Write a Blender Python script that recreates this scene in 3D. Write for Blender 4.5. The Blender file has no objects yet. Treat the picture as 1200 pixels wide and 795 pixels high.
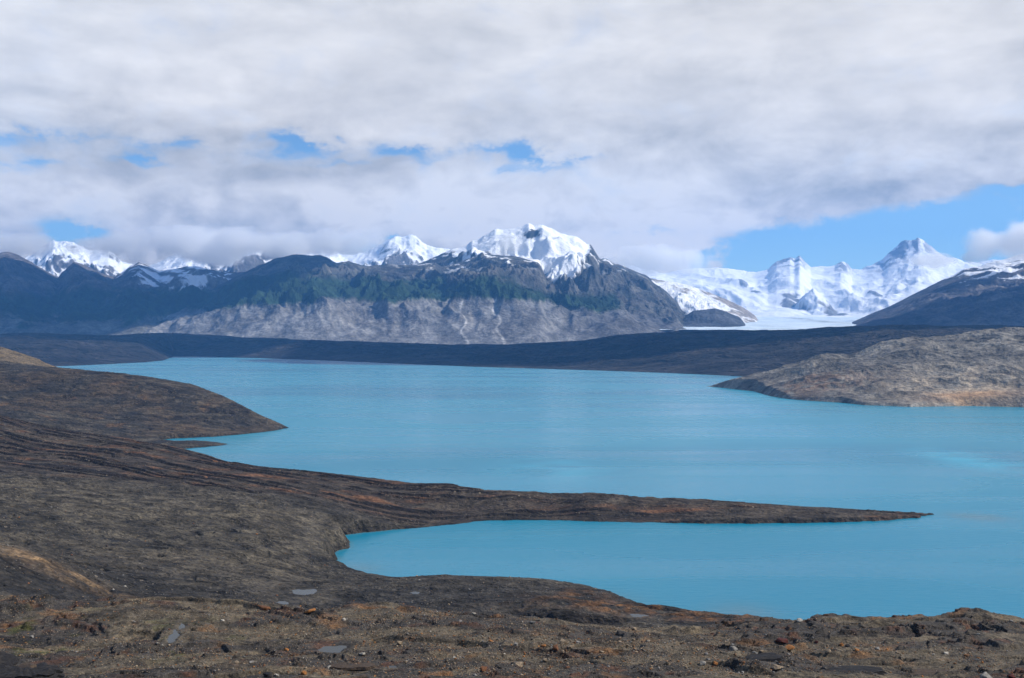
import bpy, math, random
import numpy as np
from mathutils import Vector, noise as mnoise

# ------------------------------------------------------------------ camera, world, sun
SC = bpy.context.scene
COL = SC.collection
F, CX, HY, H = 1153.0, 600.0, 388.0, 200.0        # focal length in photo pixels, horizon row, eye height above the lake
cam_d = bpy.data.cameras.new("camera"); cam = bpy.data.objects.new("camera", cam_d); COL.objects.link(cam)
cam.location = (0, 0, H); cam.rotation_euler = (math.radians(90), 0, 0)
cam_d.sensor_width = 36; cam_d.lens = F/1200*36; cam_d.shift_y = -9.5/1200
cam_d.clip_start = 0.5; cam_d.clip_end = 200000
SC.camera = cam
SUN_EL, SUN_AZ = math.radians(41), math.radians(92)  # azimuth clockwise from the view direction
sv = Vector((math.sin(SUN_AZ)*math.cos(SUN_EL), math.cos(SUN_AZ)*math.cos(SUN_EL), math.sin(SUN_EL)))
sun_d = bpy.data.lights.new("sun", 'SUN'); sun_d.energy = 5.0; sun_d.angle = math.radians(0.6); sun_d.color = (1.0, 0.95, 0.87)
sun = bpy.data.objects.new("sun", sun_d); COL.objects.link(sun); sun.rotation_euler = sv.to_track_quat('Z', 'Y').to_euler()
SC.view_settings.view_transform = 'Standard'; SC.view_settings.look = 'None'
SC.view_settings.exposure = 0.2; SC.view_settings.gamma = 1.0
SC.render.engine = 'CYCLES'
SC.cycles.use_denoising = True
SC.cycles.max_bounces = 5; SC.cycles.diffuse_bounces = 2; SC.cycles.glossy_bounces = 2
SC.cycles.transparent_max_bounces = 12; SC.cycles.volume_bounces = 1
SC.cycles.caustics_reflective = False; SC.cycles.caustics_refractive = False

class NT:
    """small helper for shader node trees"""
    def __init__(s, tree): s.t = tree; s.n = tree.nodes; s.l = tree.links
    def new(s, kind, **kw):
        n = s.n.new(kind)
        for k, v in kw.items(): setattr(n, k, v)
        return n
    def put(s, sock, v):
        if hasattr(v, 'is_output') or isinstance(v, bpy.types.NodeSocket): s.l.new(v, sock)
        else: sock.default_value = v
    def m(s, op, a, b=None, c=None, clamp=False):
        n = s.new('ShaderNodeMath', operation=op, use_clamp=clamp)
        s.put(n.inputs[0], a)
        if b is not None: s.put(n.inputs[1], b)
        if c is not None: s.put(n.inputs[2], c)
        return n.outputs[0]
    def ss(s, v, lo, hi, a=0.0, b=1.0):
        n = s.new('ShaderNodeMapRange', interpolation_type='SMOOTHSTEP')
        s.put(n.inputs[0], v); s.put(n.inputs[1], lo); s.put(n.inputs[2], hi); s.put(n.inputs[3], a); s.put(n.inputs[4], b)
        return n.outputs[0]
    def xyz(s, x, y, z):
        n = s.new('ShaderNodeCombineXYZ'); s.put(n.inputs[0], x); s.put(n.inputs[1], y); s.put(n.inputs[2], z); return n.outputs[0]
    def noise(s, vec, scale, detail=6, rough=0.55, dist=0.0, lac=2.0):
        n = s.new('ShaderNodeTexNoise'); s.put(n.inputs['Vector'], vec)
        n.inputs['Scale'].default_value = scale; n.inputs['Detail'].default_value = detail
        n.inputs['Roughness'].default_value = rough; n.inputs['Distortion'].default_value = dist; n.inputs['Lacunarity'].default_value = lac
        return n.outputs['Fac']
    def mix(s, f, a, b, blend='MIX'):
        n = s.new('ShaderNodeMix', data_type='RGBA', blend_type=blend)
        s.put(n.inputs[0], f)
        for i, v in ((6, a), (7, b)):
            if isinstance(v, tuple): n.inputs[i].default_value = (*v, 1)
            else: s.l.new(v, n.inputs[i])
        return n.outputs[2]

def make_world():
    w = bpy.data.worlds.new("World"); SC.world = w; w.use_nodes = True
    T = NT(w.node_tree); T.n.clear()
    out = T.new('ShaderNodeOutputWorld')
    sky = T.new('ShaderNodeTexSky', sky_type='NISHITA'); sky.sun_disc = False
    sky.sun_elevation = SUN_EL; sky.sun_rotation = SUN_AZ; sky.altitude = 400; sky.air_density = 1.0; sky.dust_density = 0.2; sky.ozone_density = 3.0
    bs = T.new('ShaderNodeBackground'); bs.inputs[1].default_value = 0.115
    T.l.new(T.mix(1.0, sky.outputs[0], (0.80, 1.02, 1.18), 'MULTIPLY'), bs.inputs[0])
    tc = T.new('ShaderNodeTexCoord'); sp = T.new('ShaderNodeSeparateXYZ'); T.l.new(tc.outputs['Generated'], sp.inputs[0])
    X, Y, Z = sp.outputs
    az = T.m('ARCTAN2', X, Y); el = T.m('ARCSINE', Z)
    def ang(px, py):
        a = math.atan((px-CX)/F); e = math.atan((HY-py)/F*math.cos(a)); return a, e
    P = T.xyz(T.m('MULTIPLY', az, 1.0), T.m('MULTIPLY', el, 3.2), 0.0)        # stretched sideways: decks seen at a low angle
    Q = T.xyz(T.m('MULTIPLY', az, 1.0), T.m('MULTIPLY', el, 1.7), 3.7)
    n1 = T.noise(P, 3.2, 7, 0.52, 0.3)
    n2 = T.noise(P, 9.0, 6, 0.5, 0.2)
    n3 = T.noise(Q, 13.0, 8, 0.56, 0.35)
    off = T.new('ShaderNodeVectorMath', operation='ADD'); T.l.new(Q, off.inputs[0]); off.inputs[1].default_value = (0.016, 0.03, 0)
    n3b = T.noise(off.outputs[0], 13.0, 8, 0.56, 0.35)
    relief = T.m('SUBTRACT', n3, n3b)
    # where the blue shows through
    wob = T.m('MULTIPLY', T.m('SUBTRACT', n2, 0.5), 0.055)
    n4 = T.noise(Q, 34.0, 7, 0.6, 0.2)
    wob2 = T.m('MULTIPLY', T.m('ADD', T.m('SUBTRACT', n3, 0.5), T.m('MULTIPLY', T.m('SUBTRACT', n4, 0.5), 0.6)), 0.17)
    a_ = T.m('ADD', az, T.m('MULTIPLY', wob2, 0.6)); e_ = T.m('ADD', T.m('ADD', el, T.m('MULTIPLY', wob, 0.35)), T.m('MULTIPLY', wob2, 0.25))
    gap = None
    blobs = [(335,163,34,9,1),(372,174,30,7,.9),(160,191,32,9,1),(190,170,40,8,.55),(15,162,60,10,.75),(38,189,26,8,.95),
             (470,176,36,9,.95),(505,186,40,6,.8),(605,180,26,10,1),(655,187,40,4,.8),(300,182,300,17,.33),(560,178,40,5,.5),
             (92,270,30,13,1.5),(435,283,26,8,1.2),(772,268,26,5,1.1),(392,196,30,5,.4),(1180,228,60,9,.5)]
    for px, py, rx, ry, wt in blobs:
        a, e = ang(px, py)
        da = T.m('MULTIPLY', T.m('SUBTRACT', a_, a), F/rx); de = T.m('MULTIPLY', T.m('SUBTRACT', e_, e), F/ry)
        g = T.m('MULTIPLY', T.m('EXPONENT', T.m('MULTIPLY', T.m('ADD', T.m('MULTIPLY', da, da), T.m('MULTIPLY', de, de)), -1.0)), wt)
        gap = g if gap is None else T.m('ADD', gap, g)
    gap = T.m('MULTIPLY', gap, T.ss(T.m('ADD', n4, T.m('MULTIPLY', T.m('SUBTRACT', n2, 0.5), 1.2)), 0.30, 0.62, 1.25, 0.55))
    # big opening low on the right: under a line that climbs to the right
    a0, e0 = ang(830, 287); a1, e1 = ang(960, 261); a2, e2 = ang(1200, 216)
    cv = T.new('ShaderNodeFloatCurve'); c = cv.mapping.curves[0]
    lo, hi = ang(780, 0)[0], ang(1300, 0)[0]
    pts = [(780,345),(818,302),(850,272),(900,264),(960,260),(1040,243),(1100,233),(1200,216),(1300,190)]
    while len(c.points) < len(pts): c.points.new(0.5, 0.5)
    for pt, (px, py) in zip(c.points, pts):
        a, e = ang(px, py); pt.location = ((a-lo)/(hi-lo), e/0.25); pt.handle_type = 'AUTO'
    cv.mapping.update()
    cv.inputs[0].default_value = 1.0
    T.l.new(T.m('DIVIDE', T.m('SUBTRACT', a_, lo), hi-lo, clamp=True), cv.inputs[1])
    line = T.m('MULTIPLY', cv.outputs[0], 0.25)
    big = T.ss(T.m('SUBTRACT', line, e_), -0.006, 0.012)
    big = T.m('MULTIPLY', big, T.ss(T.m('ADD', az, T.m('MULTIPLY', wob2, 1.2)), ang(790, 0)[0], ang(900, 0)[0]))
    wa, we = ang(1150, 236)
    dw = T.m('MULTIPLY', T.m('SUBTRACT', a_, wa), F/75); dv = T.m('MULTIPLY', T.m('SUBTRACT', e_, we), F/6)
    wisp = T.m('MULTIPLY', T.m('EXPONENT', T.m('MULTIPLY', T.m('ADD', T.m('MULTIPLY', dw, dw), T.m('MULTIPLY', dv, dv)), -1.0)), T.ss(n3, 0.38, 0.6, 0.3, 1.2))
    big = T.m('MULTIPLY', big, T.m('SUBTRACT', 1.0, T.m('MULTIPLY', wisp, 0.85), clamp=True))
    gap = T.m('ADD', gap, T.m('MULTIPLY', big, 1.6))
    front = T.ss(Y, -0.1, 0.3)
    back_gap = T.m('MULTIPLY', T.ss(n1, 0.40, 0.56), T.m('SUBTRACT', 1.0, front))  # unseen cloud behind the camera opened to cut ambient light
    gap = T.m('ADD', T.m('MULTIPLY', gap, front), back_gap)
    cover = T.m('SUBTRACT', 1.0, T.ss(T.m('ADD', gap, T.m('MULTIPLY', T.m('SUBTRACT', n3, 0.5), 1.6)), 0.0, 1.25))
    cover = T.m('MULTIPLY', cover, T.m('SUBTRACT', 1.0, T.m('MULTIPLY', T.ss(T.m('ADD', el, T.m('MULTIPLY', T.m('SUBTRACT', n1, 0.5), 0.5)), 0.34, 0.52), 0.97)))  # cover thinned overhead, out of view, to deepen the shadows
    # how light or grey each part of the cloud deck is
    low = T.ss(el, 0.19, 0.09)
    b = T.m('ADD', 0.79, T.m('MULTIPLY', T.m('SUBTRACT', n1, 0.5), 0.85))
    b = T.m('ADD', b, T.m('MULTIPLY', T.m('SUBTRACT', n2, 0.5), 0.46))
    b = T.m('ADD', b, T.m('MULTIPLY', T.m('SUBTRACT', n4, 0.5), T.ss(el, 0.30, 0.1, 0.10, 0.32)))
    b = T.m('ADD', b, T.m('MULTIPLY', relief, T.ss(el, 0.26, 0.1, 0.35, 1.3)))
    for px, py, rx, ry, wt in [(640,245,190,35,.28),(200,225,200,18,.10),(480,265,120,22,.14),(250,180,330,22,-.12),(350,258,60,28,-.13),(100,235,90,12,.06),(880,60,160,28,.13),(1000,160,250,50,.05),(520,225,160,22,.05),(60,262,90,24,-.07),(790,300,60,26,.30),(710,285,60,20,.18),(300,75,110,22,.07)]:
        a, e = ang(px, py)
        da = T.m('MULTIPLY', T.m('SUBTRACT', a_, a), F/rx); de = T.m('MULTIPLY', T.m('SUBTRACT', e_, e), F/ry)
        b = T.m('ADD', b, T.m('MULTIPLY', T.m('EXPONENT', T.m('MULTIPLY', T.m('ADD', T.m('MULTIPLY', da, da), T.m('MULTIPLY', de, de)), -1.0)), T.m('MULTIPLY', front, wt)))
    cr = T.new('ShaderNodeValToRGB'); T.l.new(b, cr.inputs[0])
    el_ = cr.color_ramp.elements
    el_[0].position = 0.30; el_[0].color = (0.38, 0.40, 0.41, 1)
    el_[1].position = 1.0; el_[1].color = (1.0, 0.975, 0.94, 1)
    e = el_.new(0.52); e.color = (0.57, 0.575, 0.57, 1)
    e = el_.new(0.72); e.color = (0.75, 0.74, 0.725, 1)
    bc = T.new('ShaderNodeBackground'); wrm = T.mix(T.m('MULTIPLY', T.ss(el, 0.16, 0.03), front), cr.outputs[0], T.mix(1.0, cr.outputs[0], (1.22, 1.10, 0.93), 'MULTIPLY')); T.l.new(wrm, bc.inputs[0]); bc.inputs[1].default_value = 0.93
    mx = T.new('ShaderNodeMixShader'); T.l.new(cover, mx.inputs[0]); T.l.new(bs.outputs[0], mx.inputs[1]); T.l.new(bc.outputs[0], mx.inputs[2])
    T.l.new(mx.outputs[0], out.inputs[0])
    w.cycles.sampling_method = 'MANUAL'; w.cycles.sample_map_resolution = 512
make_world()

# ------------------------------------------------------------------ numpy tools
f4 = np.float32
def _hash(ix, iy, seed):
    h = (ix.astype(np.uint32)*np.uint32(374761393) + iy.astype(np.uint32)*np.uint32(668265263) + np.uint32(seed*974711 & 0xffffffff))
    h = (h ^ (h >> np.uint32(13)))*np.uint32(1274126177)
    return h ^ (h >> np.uint32(16))
_GA = np.cos(np.arange(256)*2*np.pi/256).astype(f4); _GB = np.sin(np.arange(256)*2*np.pi/256).astype(f4)
def perlin(x, y, seed=0):
    fx0 = np.floor(x); fy0 = np.floor(y)
    x0 = fx0.astype(np.int64).astype(np.uint32); y0 = fy0.astype(np.int64).astype(np.uint32)
    fx = (x-fx0).astype(f4); fy = (y-fy0).astype(f4)
    u = fx*fx*fx*(fx*(fx*6-15)+10); v = fy*fy*fy*(fy*(fy*6-15)+10)
    def g(dx, dy):
        h = _hash(x0+np.uint32(dx), y0+np.uint32(dy), seed) & np.uint32(255)
        return _GA[h]*(fx-dx) + _GB[h]*(fy-dy)
    a = g(0,0); b = g(1,0); c = g(0,1); d = g(1,1)
    a = a+(b-a)*u; c = c+(d-c)*u
    return (a+(c-a)*v)*1.5
def fbm(x, y, lam, oct=5, seed=0, gain=0.5):
    s = 0; a = 1.0; n = 0
    for i in range(oct):
        s = s+a*perlin(x/lam, y/lam, seed+i*17); n += a; a *= gain; lam /= 2.03
    return s/n
def ridged(x, y, lam, oct=5, seed=0, gain=0.5):
    s = 0; a = 1.0; n = 0; w = 1.0
    for i in range(oct):
        r = 1-np.abs(perlin(x/lam, y/lam, seed+i*31)); r = r*r
        s = s+a*r*w; n += a; w = np.clip(r*1.6, 0, 1); a *= gain; lam /= 2.07
    return s/n
def sstep(v, a, b):
    t = np.clip((v-a)/(b-a), 0, 1); return t*t*(3-2*t)
def lerp(a, b, t): return a+(b-a)*t
def W(px, py):                       # the point of the lake's surface seen at a photo pixel
    d = H*F/(py-HY); return ((px-CX)*d/F, d)
def P3(px, py, d): return ((px-CX)*d/F, d, H-(py-HY)*d/F)

def tps(pts, lam=1e-3):
    p = np.array(pts, float); n = len(p); S = 500.0
    xy = p[:, :2]/S
    r2 = ((xy[:, None]-xy[None])**2).sum(-1); K = np.where(r2 > 0, r2*np.log(r2+1e-20), 0)+lam*np.eye(n)
    Q = np.hstack([np.ones((n, 1)), xy]); A = np.block([[K, Q], [Q.T, np.zeros((3, 3))]])
    sol = np.linalg.solve(A, np.concatenate([p[:, 2], np.zeros(3)]))
    def ev(x, y):
        x = np.asarray(x)/S; y = np.asarray(y)/S; o = sol[n]+sol[n+1]*x+sol[n+2]*y
        for i in range(n):
            q = (x-xy[i, 0])**2+(y-xy[i, 1])**2
            o = o+sol[i]*q*np.log(q+1e-20)
        return o
    return ev
def sdist(poly, x, y):               # > 0 inside
    best = np.full(x.shape, 1e12, f4); inside = np.zeros(x.shape, bool)
    n = len(poly)
    for i in range(n):
        ax, ay = poly[i]; bx, by = poly[(i+1) % n]
        ex, ey = bx-ax, by-ay; L = ex*ex+ey*ey+1e-9
        t = np.clip(((x-ax)*ex+(y-ay)*ey)/L, 0, 1)
        dx = x-ax-t*ex; dy = y-ay-t*ey; best = np.minimum(best, dx*dx+dy*dy)
        if ay != by:
            c = ((ay > y) != (by > y)) & (x < (bx-ax)*(y-ay)/(by-ay)+ax); inside ^= c
    d = np.sqrt(best); return np.where(inside, d, -d)
def up(fn, us, ds, step=5):
    """evaluate fn(x,y) on a thinned polar grid and interpolate"""
    iu = np.unique(np.append(np.arange(0, len(us), step), len(us)-1)); idd = np.unique(np.append(np.arange(0, len(ds), step), len(ds)-1))
    U, D = np.meshgrid(us[iu], ds[idd]); c = fn((U-CX)*D/F, D)
    t = np.empty((len(idd), len(us)))
    for k in range(len(idd)): t[k] = np.interp(us, us[iu], c[k])
    o = np.empty((len(ds), len(us)), f4)
    for k in range(len(us)): o[:, k] = np.interp(ds, ds[idd], t[:, k])
    return o

def grid_mesh(name, X, Y, Z, Ccol, mat, keep=None, kind='structure'):
    nr, nc = X.shape
    idx = np.arange(nr*nc).reshape(nr, nc)
    q = np.stack([idx[:-1, :-1], idx[:-1, 1:], idx[1:, 1:], idx[1:, :-1]], -1).reshape(-1, 4)
    if keep is not None:
        k = keep; kq = (k[:-1, :-1] | k[:-1, 1:] | k[1:, 1:] | k[1:, :-1]).reshape(-1); q = q[kq]
    used = np.zeros(nr*nc, bool); used[q.reshape(-1)] = True
    remap = np.cumsum(used)-1; q = remap[q]
    co = np.stack([X, Y, Z], -1).reshape(-1, 3)[used].astype(f4)
    me = bpy.data.meshes.new(name)
    me.vertices.add(len(co)); me.vertices.foreach_set('co', co.reshape(-1))
    me.loops.add(len(q)*4); me.loops.foreach_set('vertex_index', q.reshape(-1).astype(np.int32))
    me.polygons.add(len(q)); me.polygons.foreach_set('loop_start', (np.arange(len(q))*4).astype(np.int32))
    me.polygons.foreach_set('use_smooth', np.ones(len(q), bool))
    me.update(calc_edges=True)
    if Ccol is not None:
        a = me.color_attributes.new('Col', 'FLOAT_COLOR', 'POINT')
        c = np.ones((len(co), 4), f4); c[:, :Ccol.shape[-1]] = Ccol.reshape(nr*nc, -1)[used]; a.data.foreach_set('color', c.reshape(-1))
    me.materials.append(mat)
    o = bpy.data.objects.new(name, me); COL.objects.link(o)
    if kind: o['kind'] = kind
    return o

def col(c): return np.array(c, f4)
def paint(C, c, m):
    m = np.clip(m, 0, 1)[..., None]; C *= (1-m); C += m*col(c)

# ------------------------------------------------------------------ materials
def terrain_mat(name, scales, bump=0.6, bscale=1.0, rough=0.92, spec=0.25, contrast=0.5, speck=None, stretch=(1, 1, 1)):
    m = bpy.data.materials.new(name); m.use_nodes = True; T = NT(m.node_tree); B = T.n['Principled BSDF']
    at = T.new('ShaderNodeAttribute', attribute_name='Col')
    tc = T.new('ShaderNodeTexCoord'); mp = T.new('ShaderNodeMapping'); mp.inputs['Scale'].default_value = stretch
    T.l.new(tc.outputs['Object'], mp.inputs[0]); v = mp.outputs[0]
    c = at.outputs['Color']; hsum = None
    sc_ = T.new('ShaderNodeSeparateColor'); T.l.new(c, sc_.inputs[0]); dim = T.ss(sc_.outputs[2], 0.45, 0.75, 1.0, 0.12)
    for i, s in enumerate(scales):
        n = T.noise(v, s, 5, 0.62, 0.4)
        k = T.ss(n, 0.36, 0.64, 1-contrast, 1+contrast)
        kk = T.xyz(k, k, k)
        c = T.mix(dim, c, kk, 'MULTIPLY')
        t = T.m('MULTIPLY', n, 1.0/(s*2.5))
        hsum = t if hsum is None else T.m('ADD', hsum, t)
    if speck:
        for sc, thr, colr, amt in speck:
            vo = T.new('ShaderNodeTexVoronoi', feature='F1'); T.l.new(tc.outputs['Object'], vo.inputs['Vector']); vo.inputs['Scale'].default_value = sc
            sep = T.new('ShaderNodeSeparateColor'); T.l.new(vo.outputs['Color'], sep.inputs[0])
            pick = T.m('MULTIPLY', T.ss(vo.outputs['Distance'], 0.36, 0.26), T.m('GREATER_THAN', sep.outputs[0], thr))
            cl = T.noise(tc.outputs['Object'], sc*0.045, 3, 0.6)
            pick = T.m('MULTIPLY', pick, T.ss(cl, 0.45, 0.6, 0.15, amt))
            c = T.mix(pick, c, T.mix(sep.outputs[1], colr, tuple(q*0.5 for q in colr)))
            hsum = T.m('ADD', hsum, T.m('MULTIPLY', pick, 0.35/sc))
    T.l.new(c, B.inputs['Base Color'])
    B.inputs['Roughness'].default_value = rough; B.inputs['Specular IOR Level'].default_value = spec
    bp = T.new('ShaderNodeBump'); bp.inputs['Strength'].default_value = bump; bp.inputs['Distance'].default_value = bscale
    T.l.new(hsum, bp.inputs['Height']); T.l.new(bp.outputs[0], B.inputs['Normal'])
    return m

def haze_box():
    bm_co = [(-26000, -2500, -45), (34000, -2500, -45), (34000, 31000, -45), (-26000, 31000, -45)]
    top = 3300
    me = bpy.data.meshes.new('haze')
    v = bm_co+[(a, b, top) for a, b, _ in bm_co]
    me.from_pydata(v, [], [(3, 2, 1, 0), (4, 5, 6, 7), (0, 1, 5, 4), (1, 2, 6, 5), (2, 3, 7, 6), (3, 0, 4, 7)])
    o = bpy.data.objects.new('haze', me); COL.objects.link(o); o['kind'] = 'stuff'
    m = bpy.data.materials.new('haze'); m.use_nodes = True; T = NT(m.node_tree); T.n.clear()
    out = T.new('ShaderNodeOutputMaterial'); pv = T.new('ShaderNodeVolumePrincipled')
    pv.inputs['Color'].default_value = (0.17, 0.48, 1.0, 1); pv.inputs['Density'].default_value = 2.8e-5
    pv.inputs['Anisotropy'].default_value = 0.0
    T.l.new(pv.outputs[0], out.inputs['Volume']); me.materials.append(m)
haze_box()

# ------------------------------------------------------------------ the shore we stand on
COAST_A = ([(-3200, 3300), (-1500, 3300), (-950, 2750), (-660, 2350), (-530, 2140), (-490, 2060)] +
    [W(*p) for p in [(338,501.5),(333,502.5),(322,505),(300,507.5),(275,510),(250,512),(215,513.5),(188,515),(186,517.5),(205,519),(235,518.5),(258,519.5),(268,520.5),(262,522),(240,524),(215,526)]] +
    [(-600, 1590), (-545, 1490), (-476, 1392), (-414, 1345), (-369, 1310), (-322, 1280), (-271, 1250), (-229, 1225), (-164, 1180), (-120, 1155), (-54, 1132), (0, 1112), (96, 1105), (190, 1095), (282, 1086), (374, 1079)] +
    [W(*p) for p in [(1096,603),(1075,605),(1082,606.5),(1040,610),(1000,611.5),(950,613),(850,614),(760,612.5),(700,611.5),(640,609.5),(600,610),(570,610),(545,613),(500,618),(460,621),(430,624),(395,628),(402,632),(409,636),(408,643),(396,645),(388,650),(398,655),(389,660),(393,667),(404,671),(414,676)]] +
    [(-85, 770), (-40, 757), (20, 752), (45, 745), (58, 728)] + [W(693,706)] +
    [(75, 705), (95, 690), (140, 668), (200, 640), (300, 600), (450, 560), (700, 520), (1200, 480), (1200, -400), (-3200, -400)])
CP = []
def cp(*rows):
    for px, py, d in rows: CP.append(P3(px, py, d))
def cz(*rows):
    for px, z, d in rows: CP.append(((px-CX)*d/F, d, z))
# headland and the lit hill behind it
cp((-40,404,2700),(0,407,2650),(30,417,2600),(58,429,2550))
cp((-150,448,2150),(-60,440,2150),(0,440,2150),(60,435,2180),(100,436.5,2190),(133,438.5,2180),(167,445,2160),(200,453,2140),(233,461.5,2110),(265,467,2090),(283,472.5,2075),(300,478.5,2055),(317,488.5,2040),(328,496,2030))
cp((150,470,2040),(220,480,2010),(280,492,1990),(60,462,2050))
cz((60,40,2900),(-100,120,3000),(-300,200,2900),(200,8,2500),(-300,150,2300),(-400,120,1800))
cp((0,474,1960),(60,480,1940),(120,489,1930),(180,497,1900),(230,502,1900),(280,500,1950),(100,500,1800),(0,486,1800),(180,512,1790))
cz((-150,50,1800),(0,28,1680),(100,12,1680),(180,4,1700),(240,3.5,1712))
# layered rusty ridge
cp((-80,474,1480),(0,489,1440),(50,500,1420),(100,510,1400),(150,517,1385),(205,528,1350),(245,535,1310),(275,544,1270),(310,550,1240),(350,553,1210),(385,557,1185),(440,568,1130),(480,573,1115),(520,574,1105),(545,580,1098),(570,583,1090),(600,583,1082),(700,586,1075),(800,591,1068),(900,595.5,1064),(1000,599,1066),(1060,601.5,1068))
cz((-80,60,1600),(60,42,1520),(150,26,1470),(250,8,1400),(300,8,1320))
# slope toward the valley
cp((0,530,1180),(100,540,1130),(200,556,1080),(300,570,1050),(380,580,1040),(450,597,1040),(520,603,1052),(560,600,1062),(640,600,1060),(760,603,1050))
cp((-150,560,950),(0,565,930),(100,580,900),(200,590,900),(300,600,900),(380,612,930))
cp((0,610,740),(100,620,760),(200,630,780),(300,640,790),(370,648,815))
cp((60,655,650),(150,668,650),(240,672,680),(320,676,710),(370,676,760),(340,694,660),(330,708,610),(400,690,680))
# whaleback on the left, valley floor
cp((-150,640,540),(-60,636,540),(0,645,540),(40,655,540),(80,672,540),(120,692,545),(0,690,480),(60,697,500),(150,698,560),(220,698,580),(280,700,590))
# dark mound
cp((430,684,705),(480,681,700),(520,680.5,700),(560,682,695),(600,685,690),(640,690,680),(670,696,670),(480,700,640),(560,702,630),(640,705,625),(690,712,625))
cp((500,714,602),(600,717,598),(680,718,598),(740,714,622),(790,718,610),(840,723,600),(880,727.5,590),(950,742,560),(1100,750,520),(1250,758,500))
# hollow behind the near crest
for px in range(-300, 1600, 130): cz((px, 78 if px < 450 else 66 if px < 800 else 52, 380), (px, 104 if px < 800 else 98, 300))
# near crest and the ground we look down on
crest = [(-300,700),(-150,702),(0,706.5),(60,706),(120,707),(200,706),(270,708),(300,713),(330,717),(380,717),(420,715),(470,714),(510,720),(560,724),(620,728),(680,733),(740,738),(800,739),(860,735),(930,730),(965,727),(1000,726),(1040,728),(1070,727),(1100,723),(1130,721.5),(1160,723),(1200,730),(1300,722),(1450,730)]
for px, py in crest: cp((px, py, 232)); cz((px, H-(py-HY)*232/F-5.5, 250))
for px in range(-300, 1600, 100):
    wv = 1.5*math.sin(px*0.013)+0.8*math.sin(px*0.037+1)
    cz((px, H-(750-HY)*203/F-1.0+wv*.5, 203), (px, H-(775-HY)*180/F-0.6-wv*.4, 180), (px, H-(795-HY)*162/F, 162), (px, 155.5, 120), (px, 175, 60), (px, 190, 22), (px, 197.6, 4))
for x in (-900, 900): cz((CX, 190, -300))
CP.append((-900, -300, 190)); CP.append((900, -300, 190))
base_fn = tps(CP)

POOLS = [  # px, py, half width px, half depth m, turn
    ('pond', 356, 693.5, 17, 9, 0.1), ('pond', 331, 707, 10, 7, -0.1), ('pond', 487, 694.5, 8, 4, 0.0),
    ('stream', 203, 745, 7, 5.5, 0.2), ('puddle', 388, 760, 20, 4.2, -0.15), ('puddle', 457, 782, 17, 2.2, 0.0), ('pond', 748, 721, 12, 5, 0.0),
    ('puddle', 214, 733, 4, 2.4, 0.2)]

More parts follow.
